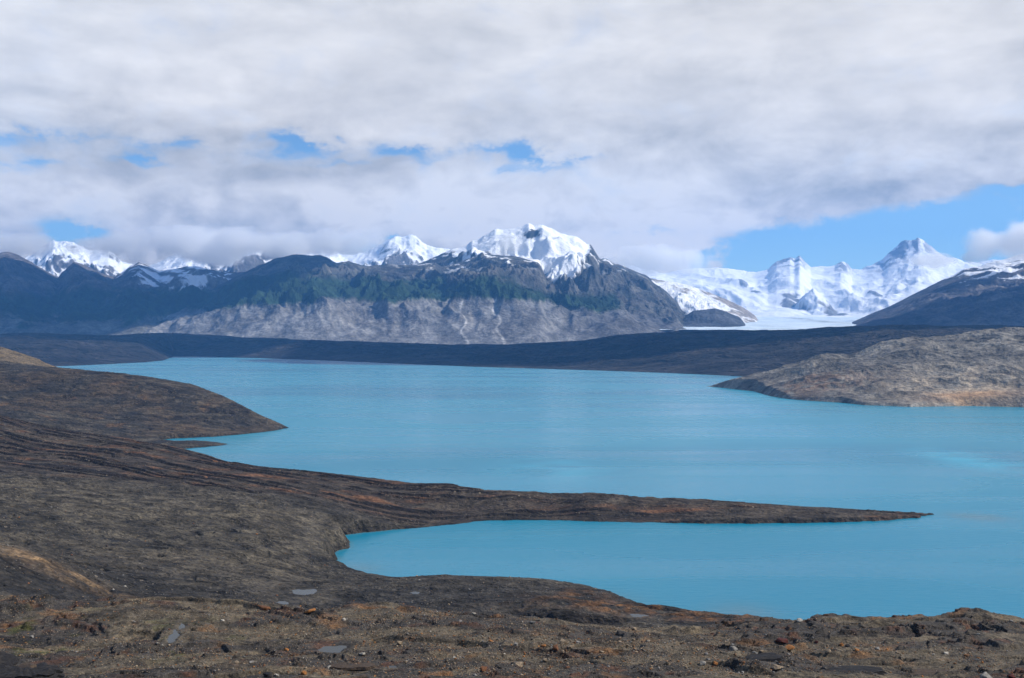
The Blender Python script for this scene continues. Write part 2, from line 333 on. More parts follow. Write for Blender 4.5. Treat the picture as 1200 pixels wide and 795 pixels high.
def near_height(X, Y, base, sd, want_color=True):
    """height and colour of the near shore at world points"""
    sd = sd+(fbm(X, Y, 16, 4, 431)*3.2+(np.abs(fbm(X, Y, 30, 3, 433))-0.12)*6)*sstep(np.abs(sd), 60, 5)
    d = Y
    near = sstep(d, 330, 240)
    far = 1-near
    xr = X*0.97+Y*0.24; yr = -X*0.24+Y*0.97                      # strata run a little aslant
    wx = fbm(X, Y, 90, 3, 5)*22; wy = fbm(X, Y, 90, 3, 9)*22
    big = fbm(X, Y, 160, 4, 11)
    # bedded rock: long thin ledges
    r1 = ridged((xr+wx)/5.0, (yr+wy*0.6), 34, 5, 21)
    r2 = ridged((xr+wx)/3.2, (yr+wy*0.5), 11, 4, 43)
    f1 = fbm(X, Y, 14, 6, 61)
    z = np.array(base)
    def crack(lx, ly, lam, sd_, w): return sstep(1-np.abs(perlin(lx/lam, ly/lam, sd_)), 1-w, 1-w*0.25)
    cx_, cy_ = X+wx*0.8+f1*3, Y+wy*0.8+f1*2
    k1 = crack((cx_*0.98+cy_*0.18)/4.5, -cx_*0.18+cy_*0.98, 30, 401, 0.055)*sstep(fbm(X, Y, 70, 3, 403), -0.15, 0.25)
    k2 = crack((cx_*0.99+cy_*0.12)/3.5, -cx_*0.12+cy_*0.99, 12, 405, 0.07)*sstep(fbm(X, Y, 45, 3, 407), -0.05, 0.3)
    spit = sstep(X, -330, -180)*sstep(Y, 960, 1010)
    k4 = crack((cx_*0.95+cy_*0.3)/2.2, -cx_*0.3+cy_*0.95, 5.5, 415, 0.10)*sstep(fbm(X, Y, 30, 3, 417), -0.1, 0.3)
    z += far*(big*2.6 + ((r1-0.45)*4.2 + (r2-0.45)*1.4)*(1-0.8*sstep(Y, 985, 1040)*sstep(Y, 1640, 1500)) + f1*0.8*(1-0.7*sstep(Y, 985, 1040)*sstep(Y, 1640, 1500)) - k1*2.6 - k2*1.2 - k4*0.5)*np.clip((sd+2)/40, 0.12, 1)*(1-0.5*spit)
    # stepped ledges on the layered ridge and spit
    lz = sstep(Y, 985, 1040)*sstep(Y, 1640, 1500)*far
    lz2 = np.clip(lz+0.5*far*sstep(fbm(X, Y, 200, 3, 91), -0.1, 0.25)*sstep(Y, 560, 700), 0, 1)
    per = 2.9
    wl = sstep(X, 0, -230)
    qq = lerp(X*0.082+Y*0.9966-1101.7, X*0.457+Y*0.89-939.0, wl); ss_ = X*0.94-Y*0.3
    tilt = qq*lerp(0.27, 0.125, wl)+fbm(ss_/2.5, qq, 60, 5, 77)*3.0
    tilt = tilt+0.75*np.sin(tilt*0.9)+1.1*np.sin(tilt*0.37+1)
    am = 0.12+0.88*sstep(fbm(ss_/4.5, qq, 26, 4, 78)+0.16*wl, -0.12, 0.22)
    ph = tilt/per-np.floor(tilt/per)
    pm = tilt/1.05-np.floor(tilt/1.05)
    ledge = np.clip(ph*6, 0, 1)-ph
    ledg2 = np.clip(pm*4, 0, 1)-pm
    lz = lz*am; lz2 = lz2*am
    z += (ledge*per*1.05+ledg2*1.05*0.6)*lz2*np.clip(sd/12, 0.25, 1)
    # the near ground
    nn = fbm(X, Y, 26, 3, 101); n2 = ridged((xr+wx*.15)/3.0, yr, 9, 4, 113); n3 = fbm(X, Y, 4.2, 6, 131, 0.6)
    inner = sstep(d, 110, 165)*0.85+0.15
    z += near*inner*(nn*1.4+1.1*(sstep(fbm(xr/1.6, yr, 17, 3, 425), -0.03, 0.03)-0.5)*sstep(fbm(X, Y, 40, 2, 427), -0.2, 0.1)+(n2-0.45)*1.3+n3*0.28)
    rock = sstep(fbm(xr/2.2, yr, 15, 4, 151), -0.02, 0.14)         # bare slabs between the gravel
    ph2 = (z+0.10*xr-0.05*yr+n3*.3)/0.8; ph2 = ph2-np.floor(ph2)
    z += near*inner*rock*(0.1+(np.clip(ph2*6, 0, 1)-ph2)*0.8)
    k3 = crack((X+n3*2)/3.2, Y+n3*1.5, 7, 409, 0.08)*sstep(fbm(X, Y, 16, 3, 411), -0.1, 0.2); z -= near*inner*k3*0.6
    # undercut front of the dark mound
    dcu = 598+fbm(X, X*0, 40, 3, 421)*9
    win = sstep(X, -62, -30)*sstep(X, 78, 55)
    z -= 5.5*win*sstep(Y, dcu, dcu-2.5)*sstep(Y, 520, 570)
    # shoreline
    z = np.where(sd > 0, np.minimum(z, 0.25+sd*(1.5-1.05*sstep(X, 40, 90)*sstep(Y, 800, 760)-0.85*sstep(Y, 1850, 1950))+r2*0.8), z)
    z = np.where(sd > 0, np.maximum(z, np.minimum(sd*0.25, 0.7)+0.05), -0.3+sd*0.16)
    if not want_color: return z
    C = np.empty(X.shape+(3,), f4)
    m = sstep(fbm((xr+wx)/2.5, yr+wy, 60, 6, 201, 0.6), -0.3, 0.35)
    C[:] = col((0.040, 0.037, 0.035)); paint(C, (0.088, 0.077, 0.062), m)
    g = sstep(fbm(X+wx, Y+wy, 34, 6, 223, 0.65), 0.0, 0.45); paint(C, (0.135, 0.118, 0.092), g*0.55)
    paint(C, (0.016, 0.015, 0.015), np.clip(k1*1.0+k2*0.8+k4*0.55, 0, 1)*far)  # crevice shade and lichen painted dark into the cracks
    paint(C, (0.026, 0.025, 0.025), far*sstep(fbm((xr+wx)/1.8, yr+wy, 110, 6, 435, .6), -0.02, 0.22)*0.72)
    # tan slope of the middle ground
    mid = np.exp(-((Y-840)/140)**2)*sstep(X, -80, -180); paint(C, (0.15, 0.132, 0.10), mid*0.6*sstep(f1, -0.5, 0.3))
    # rust in the ledges
    ru = sstep(fbm((xr+wx)/4, yr, 40, 5, 241, 0.6), -0.12, 0.30)
    band = sstep(ph, 0.18, 0.26)*sstep(ph, 0.75, 0.40)
    lzc = np.clip(lz*1.3, 0, 1); bz = sstep(Y, 985, 1040)*sstep(Y, 1640, 1500)*far; paint(C, (0.072, 0.055, 0.042), bz*0.5)
    paint(C, (0.165, 0.082, 0.043), lzc*ru*(0.15+0.85*band)*0.9)
    paint(C, (0.018, 0.014, 0.013), np.clip(lz+0.35*lz2, 0, 1)*np.clip(sstep(ph, 0.24, 0.14)*sstep(ph, 0.0, 0.03)*0.95+sstep(pm, 0.28, 0.15)*0.35, 0, 1))  # riser faces of the ledges darkened, shade put into the colour
    spot = lambda px, py, dd, rx, ry: np.exp(-((X-(px-CX)*dd/F)/rx)**2-((Y-dd)/ry)**2)
    # tan whaleback and hill, their sunlit tone put into the colour
    wb = spot(55, 660, 540, 62, 14)*sstep(fbm(X, Y, 12, 4, 255), -0.5, 0.2)
    paint(C, (0.27, 0.18, 0.10), wb*0.75)
    hill = sstep(Y, 2330, 2450)*sstep(X, -900, -1100); paint(C, (0.20, 0.155, 0.10), hill*0.8)
    hd = sstep(Y, 1750, 1850)*sstep(Y, 2330, 2230); paint(C, (0.10, 0.072, 0.047), hd*sstep(fbm(X, Y, 120, 5, 261), -0.2, 0.3)*0.6)
    paint(C, (0.15, 0.088, 0.045), hd*sstep(fbm(X, Y, 55, 5, 263, .6), 0.22, 0.5)*0.6)
    paint(C, (0.015, 0.014, 0.015), hd*sstep(fbm((X*0.9-Y*.4)/3.5, X*.4+Y*.9, 34, 5, 265, .6), 0.12, 0.30)*0.75)
    paint(C, (0.02, 0.018, 0.017), win*np.exp(-((Y-dcu+2)/4.5)**2)*0.85)  # undercut face darkened, its shade and lichen put into the colour
    st = spot(40, 690, 520, 75, 26)*sstep(fbm(xr/7, yr, 6, 4, 423), 0.0, 0.2); paint(C, (0.014, 0.013, 0.013), st*0.9)
    md = spot(560, 700, 655, 105, 62); paint(C, (0.050, 0.047, 0.044), md*0.85)
    paint(C, (0.17, 0.085, 0.035), (spot(745, 715, 625, 60, 16)+spot(690, 708, 650, 16, 30)+spot(840, 722, 605, 30, 12))*sstep(f1, -0.3, 0.35)*1.1)
    # the near ground: gravel, slabs, rust, moss
    gr = near*(1-rock)
    paint(C, (0.135, 0.113, 0.082), gr*(0.35+0.65*sstep(fbm(X, Y, 12, 5, 303, .6), -0.2, 0.25)))
    paint(C, (0.048, 0.045, 0.044), near*rock*0.95)
    rs = sstep(fbm(X*0.7, Y, 11, 5, 301, 0.6), 0.16, 0.42)*near; paint(C, (0.20, 0.095, 0.035), rs*0.6)
    rb = near*rock*sstep(fbm(X, Y, 7, 4, 311), 0.1, 0.35); paint(C, (0.085, 0.040, 0.025), rb*0.8)
    paint(C, (0.02, 0.019, 0.02), near*sstep(fbm(X*0.6, Y, 8, 5, 321, .6), 0.12, 0.36)*0.85)
    ms = near*sstep(fbm(X, Y, 10, 5, 331, .6), 0.12, 0.4)*np.clip(spot(40, 740, 205, 26, 18)+spot(230, 748, 205, 10, 8)+spot(150, 760, 195, 20, 8), 0, 1)
    paint(C, (0.055, 0.065, 0.012), ms*0.9)
    paint(C, (0.035, 0.030, 0.026), (sd < 3)*0.7)
    C *= col((0.80, 0.745, 0.66))
    return z, C

def rows(segs):
    return np.unique(np.concatenate([np.geomspace(a, b, n) for a, b, n in segs]))
US = np.unique(np.concatenate([np.linspace(-420, -30, 90), np.linspace(-30, 1230, 1400), np.linspace(1230, 1620, 90)]))

# pools are levelled into the terrain
pool_data = []
def point_height(x, y):
    X = np.array([[x]], float); Y = np.array([[y]], float)
    b = base_fn(X, Y); s = sdist(COAST_A, X, Y)
    return float(near_height(X, Y, b, s, False)[0, 0])
def heights(X, Y):
    X = np.asarray(X, float); Y = np.asarray(Y, float)
    z = near_height(X, Y, base_fn(X, Y), sdist(COAST_A, X, Y), False)
    return pool_level(X, Y, z)
def hit(px, py, lo=140, hi=1000, n=900):
    """first point of the near shore seen at a photo pixel"""
    d = np.linspace(lo, hi, n); x = (px-CX)*d/F; z = H-(py-HY)*d/F
    h = heights(x, d); k = np.argmax(h >= z)
    if h[k] < z[k]: return None
    if k: 
        a = z[k-1]-h[k-1]; b = h[k]-z[k]; dd = d[k-1]+(d[k]-d[k-1])*a/(a+b+1e-9)
    else: dd = d[0]
    return float((px-CX)*dd/F), float(dd), float(H-(py-HY)*dd/F)
def pool_level(X, Y, z):
    for (name, x, y, rx, ry, tn, lev) in pool_data:
        c, s = math.cos(tn), math.sin(tn)
        u = ((X-x)*c+(Y-y)*s)/rx; v = (-(X-x)*s+(Y-y)*c)/ry
        r = np.sqrt(u*u+v*v)+fbm(X+50, Y, min(rx, ry)*1.1, 3, 77)*0.55
        k = sstep(r, 2.3, 1.0)
        z = z*(1-k)+k*(lev+0.15+np.minimum(ry*0.05, 0.4)*(r-1)*2.0*np.where(r < 1, 1.4, 1.0))
        z = np.where((r >= 1) & (r < 2.3), np.maximum(z, lev+0.1*np.minimum(ry/4, 1)), z)
    return z
for name, px, py, hw, ry, tn in POOLS:
    h_ = hit(px, py, 300 if name == 'pond' else 140)
    if h_ is None: continue
    x, y, z = h_
    pool_data.append((name, x, y, hw*y/F, ry, tn, z-0.25))

MAT_GROUND = terrain_mat('gravelly_ground', [0.25, 1.3, 5.0], bump=0.9, bscale=0.8, contrast=0.34,
    speck=[(2.6, 0.62, (0.33, 0.25, 0.17), 0.85), (5.5, 0.5, (0.28, 0.22, 0.16), 0.75), (1.5, 0.86, (0.36, 0.17, 0.06), 0.8)])
MAT_SHORE = terrain_mat('bedded_rock', [0.06, 0.4], bump=1.0, bscale=2.0, contrast=0.45, stretch=(0.6, 1, 1),
    speck=[(0.55, 0.80, (0.26, 0.22, 0.17), 0.7), (0.25, 0.93, (0.30, 0.24, 0.17), 0.7)])
def near_sheet(name, ds, mat):
    U, D = np.meshgrid(US, ds); X = (U-CX)*D/F; Y = D
    b = up(base_fn, US, ds, 4); s = up(lambda x, y: sdist(COAST_A, x, y), US, ds, 2)
    z, C = near_height(X, Y, b, s); z = pool_level(X, Y, z)
    return grid_mesh(name, X, Y, z, C, mat, keep=(z > -4))
near_sheet('ground', rows([(3, 150, 90), (150, 262, 620)]), MAT_GROUND)
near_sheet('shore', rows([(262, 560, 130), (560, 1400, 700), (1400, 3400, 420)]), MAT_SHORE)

# ------------------------------------------------------------------ right headland
COAST_B = [W(*p) for p in [(826,452.8),(845,454.5),(862,456.5),(884,459),(903,464.5),(925,468),(950,470),(983,472),(1013,475),(1067,477),(1133,476),(1200,477.5),(1350,480),(1700,480)]] + [(3600, 3900), (2600, 4300), (1900, 4100), (1500, 3950), (1000, 3750), (800, 3640)]
CPB = []
for px, py, d in [(845,448,3560),(860,442,3540),(900,437,3500),(920,429,3470),(943,422,3430),(963,412,3400),(980,414,3390),(993,417,3380),(1007,412,3380),(1027,405,3370),(1043,400,3370),(1063,397,3370),(1080,398,3360),(1100,396,3350),(1120,393,3330),(1147,391,3300),(1167,388,3280),(1200,388,3260),(1300,384,3260),(1450,388,3260),
                  (900,450,3200),(940,445,3050),(985,430,3120),(1010,437,2980),(1060,440,2900),(1100,455,2750),(1060,462,2700),(1000,458,2800),(950,460,2880),(1130,430,2900),(1180,440,2800),(1200,460,2650),(1170,415,3050),(1100,418,3080),(1300,440,2800),(1040,425,3100)]:
    CPB.append(P3(px, py, d))
CPB += [(1500, 3800, 60), (2000, 3900, 70), (1100, 3700, 30), (2600, 3800, 100)]
fnB = tps(CPB)
def rockB(X, Y, b, s):
    wx = fbm(X, Y, 240, 3, 5)*60; wy = fbm(X, Y, 240, 3, 9)*60
    xr = X*0.85-Y*0.5; yr = X*0.5+Y*0.85
    r1 = ridged((xr+wx)/2.4, yr+wy, 210, 6, 21, 0.45); r2 = ridged(X+wx, Y+wy, 60, 5, 23, 0.6)
    z = b+((r1-0.45)*34+(r2-0.4)*6+fbm(X, Y, 30, 5, 25)*1.5-8)*np.clip((s+10)/160, 0.1, 1)
    z = np.where(s > 0, np.minimum(z, 1+s*0.9), z); z = np.where(s > 0, np.maximum(z, np.minimum(s*0.2, 1.2)), s*0.2)
    C = np.empty(X.shape+(3,), f4); C[:] = col((0.135, 0.120, 0.098))
    paint(C, (0.24, 0.21, 0.165), sstep(fbm(X+wx, Y+wy, 170, 6, 31, .6), -0.15, 0.35)*0.75)
    paint(C, (0.04, 0.037, 0.034), sstep(fbm(X, Y*1.5, 60, 6, 33, .65), 0.08, 0.40)*0.8)
    cl = np.exp(-((X-(1130-CX)*2750/F)/210)**2-((Y-2760)/170)**2)
    paint(C, (0.36, 0.28, 0.19), cl*sstep(fbm(X, Y, 60, 6, 35, .65), -0.25, 0.2)*0.85)
    ln = np.exp(-((X-(1140-CX)*2650/F)/110)**2-((Y-2660)/55)**2); paint(C, (0.42, 0.23, 0.10), ln*0.7)
    paint(C, (0.17, 0.10, 0.06), np.exp(-((X-(950-CX)*3000/F)/180)**2-((Y-2980)/160)**2)*sstep(r2, 0.3, 0.6)*0.7)
    sp = sstep(fbm(X, Y, 14, 4, 37), 0.45, 0.6); paint(C, (0.33, 0.29, 0.23), sp*0.5)
    paint(C, (0.25, 0.22, 0.18), ((s > 0) & (s < 9))*sstep(fbm(X, Y, 40, 4, 38), -0.1, .3)*0.6)
    return z, C
usB = np.linspace(780, 1560, 1000); dsB = np.concatenate([np.geomspace(2450, 3500, 520), np.linspace(3510, 4300, 60)])
U, D = np.meshgrid(usB, dsB); XB = (U-CX)*D/F
sB = up(lambda x, y: sdist(COAST_B, x, y), usB, dsB, 2); bB = up(fnB, usB, dsB, 4)
zB, cB = rockB(XB, D, bB, sB)
grid_mesh('rocky_headland', XB, D, zB, cB, terrain_mat('headland_rock', [0.012, 0.06, 0.25], bump=0.35, bscale=4, contrast=0.26), keep=zB > -4)

# ------------------------------------------------------------------ dark plateau on the far shore
cst = [(-500,428.5),(0,430),(75,429.3),(120,427.3),(170,424.8),(190,423),(197,420.5),(203,418.3),(230,418.2),(300,419.8),(370,422.3),(400,423.5),(480,427),(560,430.2),(640,432.5),(700,434.5),(760,436.5),(820,439),(870,441.5),(950,446),(1050,452),(1250,455),(1700,460)]
COAST_C = [W(*p) for p in cst]+[(12000, 11500), (-12000, 11500)]
topC = [(-450,392),(0,392),(30,390.5),(80,392),(140,393),(185,391),(200,391),(260,394),(330,397),(400,400.5),(500,403),(530,404.5),(600,404.5),(640,402.5),(680,399.5),(720,393.5),(760,391.5),(800,388.5),(900,387.5),(980,384.5),(1050,381.5),(1100,382.5),(1200,382.5),(1650,381)]
usC = np.linspace(-420, 1620, 1700); dsC = np.concatenate([np.geomspace(3900, 8600, 360), np.linspace(8650, 10200, 60)])
U, D = np.meshgrid(usC, dsC); XC = (U-CX)*D/F
sC = up(lambda x, y: sdist(COAST_C, x, y), usC, dsC, 2)
cu = np.interp(usC, [p[0] for p in cst], [H*F/(p[1]-HY) for p in cst])
yC = np.interp(usC, [p[0] for p in topC], [p[1] for p in topC])
crD = np.maximum(cu+1200, np.minimum(8300, cu+2500)); crD = np.minimum(crD, 8900)
crZ = H-(yC-HY)*crD/F
t = (D-cu)/(crD-cu); tt = np.clip(t, 0, 1)
wx = fbm(XC, D, 700, 3, 5)*200; 
rg = ridged((XC+wx)/2.4, D, 420, 6, 61, .55); rg2 = ridged((XC+wx)/1.5, D, 150, 5, 67, .55)
prof = (1-(1-tt)**1.5)
z = crZ*prof - np.clip(t-1, 0, 9)*140
z += ((rg-0.45)*55+(rg2-0.4)*16+fbm(XC, D, 60, 4, 71)*5)*np.clip(sC/400, 0, 1)*(1-0.65*sstep(t, 0.6, 1.0))
z = np.where(sC > 0, np.maximum(np.minimum(z, 2+sC*0.5), np.minimum(sC*0.2, 4)), sC*0.3)
C = np.empty(XC.shape+(3,), f4); C[:] = col((0.028, 0.026, 0.026))  # dark rock, with cloud shade partly put into the albedo
paint(C, (0.062, 0.052, 0.045), sstep(fbm((XC+wx)/3, D, 260, 6, 81, .62), -0.15, 0.4)*0.8)
paint(C, (0.10, 0.08, 0.062), sstep(fbm(XC/2.5, D, 120, 5, 83, .65), 0.28, 0.5)*0.6)
paint(C, (0.14, 0.11, 0.08), sstep(D, 7000, 8500)*sstep(XC, 1500, 3000)*0.35*sstep(rg2, .3, .6))
grid_mesh('dark_plateau', XC, D, z, C, terrain_mat('dark_plateau_rock', [0.006, 0.03], bump=0.8, bscale=12, contrast=0.4, stretch=(0.4, 1, 1)), keep=z > -8)

# ------------------------------------------------------------------ mountains
def curve(pts, u):
    p = np.array(pts, float); return np.interp(u, p[:, 0], p[:, 1])
def z_at(y, d): return H-(y-HY)*d/F
def slope_of(X, Y, Z):
    # rough slope (dz / horizontal) from grid differences
    gx = np.gradient(Z, axis=1)/np.maximum(np.abs(np.gradient(X, axis=1)), 1e-3)
    dY = np.gradient(Y, axis=0); dX = np.gradient(X, axis=0)
    gy = np.gradient(Z, axis=0)/np.maximum(np.sqrt(dX**2+dY**2), 1e-3)
    return gx, gy
SNOW = (0.90, 0.91, 0.93)
def wxs(X, D): return fbm(X, D, 800, 3, 901)*260
def smooth(a, k):
    for _ in range(k):
        b = np.pad(a, 1, 'edge'); a = (b[:-2, 1:-1]+b[2:, 1:-1]+b[1:-1, :-2]+b[1:-1, 2:]+2*a)/6
    return a
def rng(u0, u1, nu, d0, d1, nd):
    us = np.linspace(u0, u1, nu); ds = np.linspace(d0, d1, nd); U, D = np.meshgrid(us, ds); return us, ds, U, D, (U-CX)*D/F
def massif(us, D, X, crest, dc, df, z0, power=1.0, back=0.9, rug=1.0, lam=1500, seed=0, crough=0.18, cjit=0):
    """ridge line with spurs and gullies falling from it"""
    yc = curve(crest, us); dcu = dc+cjit*np.sin(us*0.021+seed)+cjit*0.6*np.sin(us*0.05+seed*2)
    zc = z_at(yc, dcu)
    dfu = df if np.isscalar(df) else df(us)
    t = (D-dfu)/(dcu-dfu); tt = np.clip(t, 0, 1)
    wx = fbm(X, D, lam*0.9, 3, seed+5)*lam*0.35; wy = fbm(X, D, lam*0.9, 3, seed+8)*lam*0.35
    r = ridged(X+wx, (D+wy)/1.9, lam, 7, seed+11, 0.52)
    r2 = ridged(X+wx*0.4, (D+wy*0.4)/1.3, lam*0.28, 6, seed+19, 0.55)
    rel = zc-z0
    env = (sstep(t, 0.0, 0.3)*(1-sstep(t, 0.55, 1.0)*(1-crough)))
    z = z0+rel*tt**power+rug*((r-0.5)*0.42*rel*env+(r2-0.42)*0.10*rel*np.clip(env+0.12*sstep(t, .05, .3), 0, 1))
    z = np.where(t > 1, z-(t-1)*rel*back*1.6, z)
    return z, t, r, r2
MT = terrain_mat('mountain_rock', [0.0022, 0.009, 0.035], bump=0.22, bscale=25, contrast=0.26, spec=0.1)
MS = terrain_mat('mountain_snow', [0.0012, 0.006], bump=0.12, bscale=30, contrast=0.06, spec=0.3, rough=0.7)

# snowy range behind the left
us, ds, U, D, X = rng(-380, 640, 1000, 15500, 23000, 230)
crest0 = [(-380,285),(-200,270),(-100,285),(-40,280),(0,300),(25,303),(40,296),(50,290),(58,281),(63,278),(68,280),(83,282),(95,287),(105,292),(117,290),(127,290),(136,296),(143,304),(165,312),(200,300),(240,285),(290,281),(325,284),(350,291),(380,294),(400,300),(420,298),(433,291),(443,286),(453,280),(463,278),(477,280),(487,281),(493,286),(500,292),(507,292),(520,294),(560,300),(640,310)]
z, t, r, r2 = massif(us, D, X, crest0, 21000, 16500, 60, 1.0, lam=1700, seed=301, crough=.25, rug=0.9)
gx, gy = slope_of(X, D, z)
sl0 = smooth(np.hypot(gx, gy), 2)+fbm(X, D, 420, 4, 3)*0.5
sn = sstep(z+fbm(X, D, 900, 5, 7)*500, 950, 1150)*sstep(sl0, 1.25, 0.95)
C = np.empty(X.shape+(3,), f4); C[:] = col((0.085, 0.082, 0.085)); paint(C, (0.15, 0.14, 0.13), r2); paint(C, SNOW, sn)
grid_mesh('snowy_range', X, D, z, C, MT)

# blue forested mountains on the left
us, ds, U, D, X = rng(-380, 420, 900, 9800, 17200, 280)
crest1 = [(-380,310),(-300,290),(-200,312),(-120,300),(-60,308),(0,298),(10,297),(23,300),(33,305),(50,315),(62,322),(68,326),(72,319),(87,306),(95,309),(113,318),(133,325),(143,320),(153,312),(163,308),(175,312),(187,317),(200,313),(230,310),(247,315),(263,320),(290,318),(340,325),(420,345)]
z, t, r, r2 = massif(us, D, X, crest1, 15500, 10300, 60, 0.85, lam=1500, seed=331, crough=0.12, cjit=200)
gx, gy = slope_of(X, D, z)
C = np.empty(X.shape+(3,), f4); C[:] = col((0.085, 0.080, 0.080)); paint(C, (0.16, 0.14, 0.125), sstep(r2, 0.35, 0.65)*0.7)
fo = sstep(z+fbm(X, D, 700, 5, 17)*330, 830, 640); paint(C, (0.022, 0.045, 0.026), fo)
sc = sstep(z+fbm(X, D, 500, 6, 18, .6)*260, 360, 270); paint(C, (0.20, 0.185, 0.165), sc*0.75)
paint(C, (0.10, 0.10, 0.10), sc*sstep(fbm(X, D/2, 220, 5, 22, .6), 0.0, 0.3)*0.7)
sn = sstep(z+fbm(X, D, 500, 6, 19, .65)*420+500*np.exp(-((U-215)/75)**2)*1.0-250*(U < 125), 1230, 1330)*sstep(r2+fbm(X, D, 150, 4, 23)*.4, 0.62, 0.35)
paint(C, SNOW, sn)
grid_mesh('forested_mountain', X, D, z, C, MT)

# the big massif in the middle: dark front ridge and the white summit behind it
us, ds, U, D, X = rng(90, 900, 1350, 9000, 17400, 420)
crest2 = [(90,402),(130,396),(150,388),(175,372),(197,361),(210,356),(225,348),(247,340),(260,332),(273,325),(293,315),(313,307),(333,302),(347,298),(360,301),(375,300),(383,301),(395,308),(408,306),(430,311),(465,311),(490,311),(510,309),(517,313),(530,309),(545,305),(560,300),(567,297),(577,298),(600,300),(620,303),(632,305),(640,322),(660,330),(700,338),(750,350),(800,372),(840,395),(900,410)]
z2, t2, r, r2 = massif(us, D, X, crest2, 13600, 9700, 40, 0.8, lam=1150, seed=361, crough=0.10, cjit=120)
crest3 = [(90,420),(300,380),(400,330),(500,306),(513,300),(520,296),(530,291),(540,290),(547,287),(553,281),(560,280),(567,275),(573,272),(580,268),(587,269),(600,267),(612,265),(620,260),(626,265),(635,261),(641,264),(648,268),(655,272),(665,276),(673,277),(680,281),(688,286),(692,285),(697,293),(703,303),(713,305),(723,309),(733,313),(745,318),(757,322),(767,330),(777,336),(787,345),(793,350),(800,358),(810,365),(820,375),(832,385),(845,392),(900,420)]
z3, t3, q, q2 = massif(us, D, X, crest3, 15200, lambda u: np.interp(u, [90, 600, 700, 840, 900], [11500, 11200, 9900, 10000, 10000]), 40, 0.92, lam=1300, seed=397, crough=0.10)
z = np.maximum(z2, z3)
# pale trimmed slope at the foot
foot = 9700.0
ztrim = np.interp(us, [90, 150, 200, 260, 340, 420, 500, 560, 620, 680, 740, 800, 900], [220, 340, 440, 480, 500, 540, 570, 540, 500, 470, 400, 250, 100])+130*fbm(X, D*0.15, 1100, 6, 41, .6)
gul = ridged(X+wxs(X, D)+(D-9500)*0.5, D/5, 300, 6, 43, .6)
z = z+((gul-0.5)*26)*sstep(z, 60, 160)*sstep(z, 900, 500)
s_edge = 0
zsm = smooth(z, 14); z = lerp(z, zsm, sstep(z-ztrim, 60, -60)*0.85)
sbb = sstep(z+620*np.exp(-((us-650)/60)**2)+300*np.exp(-((us-575)/50)**2), 1500, 1750); z = lerp(z, zsm, sbb*0.8)
gx, gy = slope_of(X, D, z); sl = np.hypot(gx, gy)
C = np.empty(X.shape+(3,), f4); C[:] = col((0.052, 0.058, 0.058)); paint(C, (0.125, 0.118, 0.105), sstep(r2, 0.35, 0.62)*0.6); paint(C, (0.095, 0.088, 0.078), sstep(fbm(X, D, 300, 5, 49), 0, .4)*.5)
hz = (D-foot)*0.62
ftop = np.interp(us, [90, 230, 300, 420, 520, 600, 650, 720, 740, 900], [400, 760, 900, 880, 820, 800, 680, 640, 300, 100])
fo = sstep(z+fbm(X, D, 600, 6, 51, .6)*170-ftop, 60, -60)*(1-s_edge*0)*sstep(us, 170, 230)*sstep(us, 745, 715)
paint(C, (0.018, 0.040, 0.020), fo*0.95)
grn = fo*sstep(fbm(X, D, 500, 4, 53), 0.0, 0.4)*sstep(us, 640, 420); paint(C, (0.026, 0.052, 0.022), grn*0.5)
scm = sstep(z-ztrim+fbm(X, D/4, 150, 6, 55, .65)*90, 30, -30)
paint(C, (0.175, 0.17, 0.165), scm)
paint(C, (0.11, 0.115, 0.12), scm*sstep(fbm(X+(D-9500)*0.7, D/3, 420, 7, 57, .58), -0.05, 0.40)*0.5)
paint(C, (0.26, 0.245, 0.225), scm*sstep(gul, 0.55, 0.85)*0.5)
paint(C, (0.10, 0.10, 0.105), scm*sstep(us, 640, 740)*0.75)
for px in (545, 588):                                                  # two pale gullies running down the scree
    xx = (px-CX)*9700/F; paint(C, (0.50, 0.48, 0.45), scm*np.exp(-((X-xx-30*np.sin(D/90)+ (D-9700)*0.08)/14)**2)*0.8)
# snow: summit dome, patches down the shoulders
sb = 820*np.exp(-((us-655)/42)**2)+380*np.exp(-((us-585)/50)**2)+260*np.exp(-((us-540)/40)**2)
isf = (z3 >= z2)
nz = fbm(X, D, 520, 6, 59, .62)*420
sn = sstep(z+nz+sb-1000*(~isf)*(us < 480)-230*(~isf), 1660, 1760)
sn = sn*sstep(smooth(sl, 2)+fbm(X, D, 260, 4, 63)*0.55-1.0*np.exp(-((us-660)/45)**2), 1.6, 1.3)
rk = np.exp(-((us-623)/11)**2)*np.exp(-((z-1640)/110)**2)+np.exp(-((us-696)/6)**2)*sstep(z, 1250, 1350); sn = sn*(1-sstep(rk+fbm(X, D, 90, 4, 67)*.35, 0.42, 0.6))
pt = sstep(fbm(X+D*0.4, D*0.7, 260, 6, 71, .6), 0.13, 0.22)*sstep(z, 900, 1150)*sstep(np.abs(us-610), 170, 90); sn = np.maximum(sn, pt*0.95)
paint(C, SNOW, sn)
grid_mesh('mountain_massif', X, D, z, C, MT, keep=z > -10)

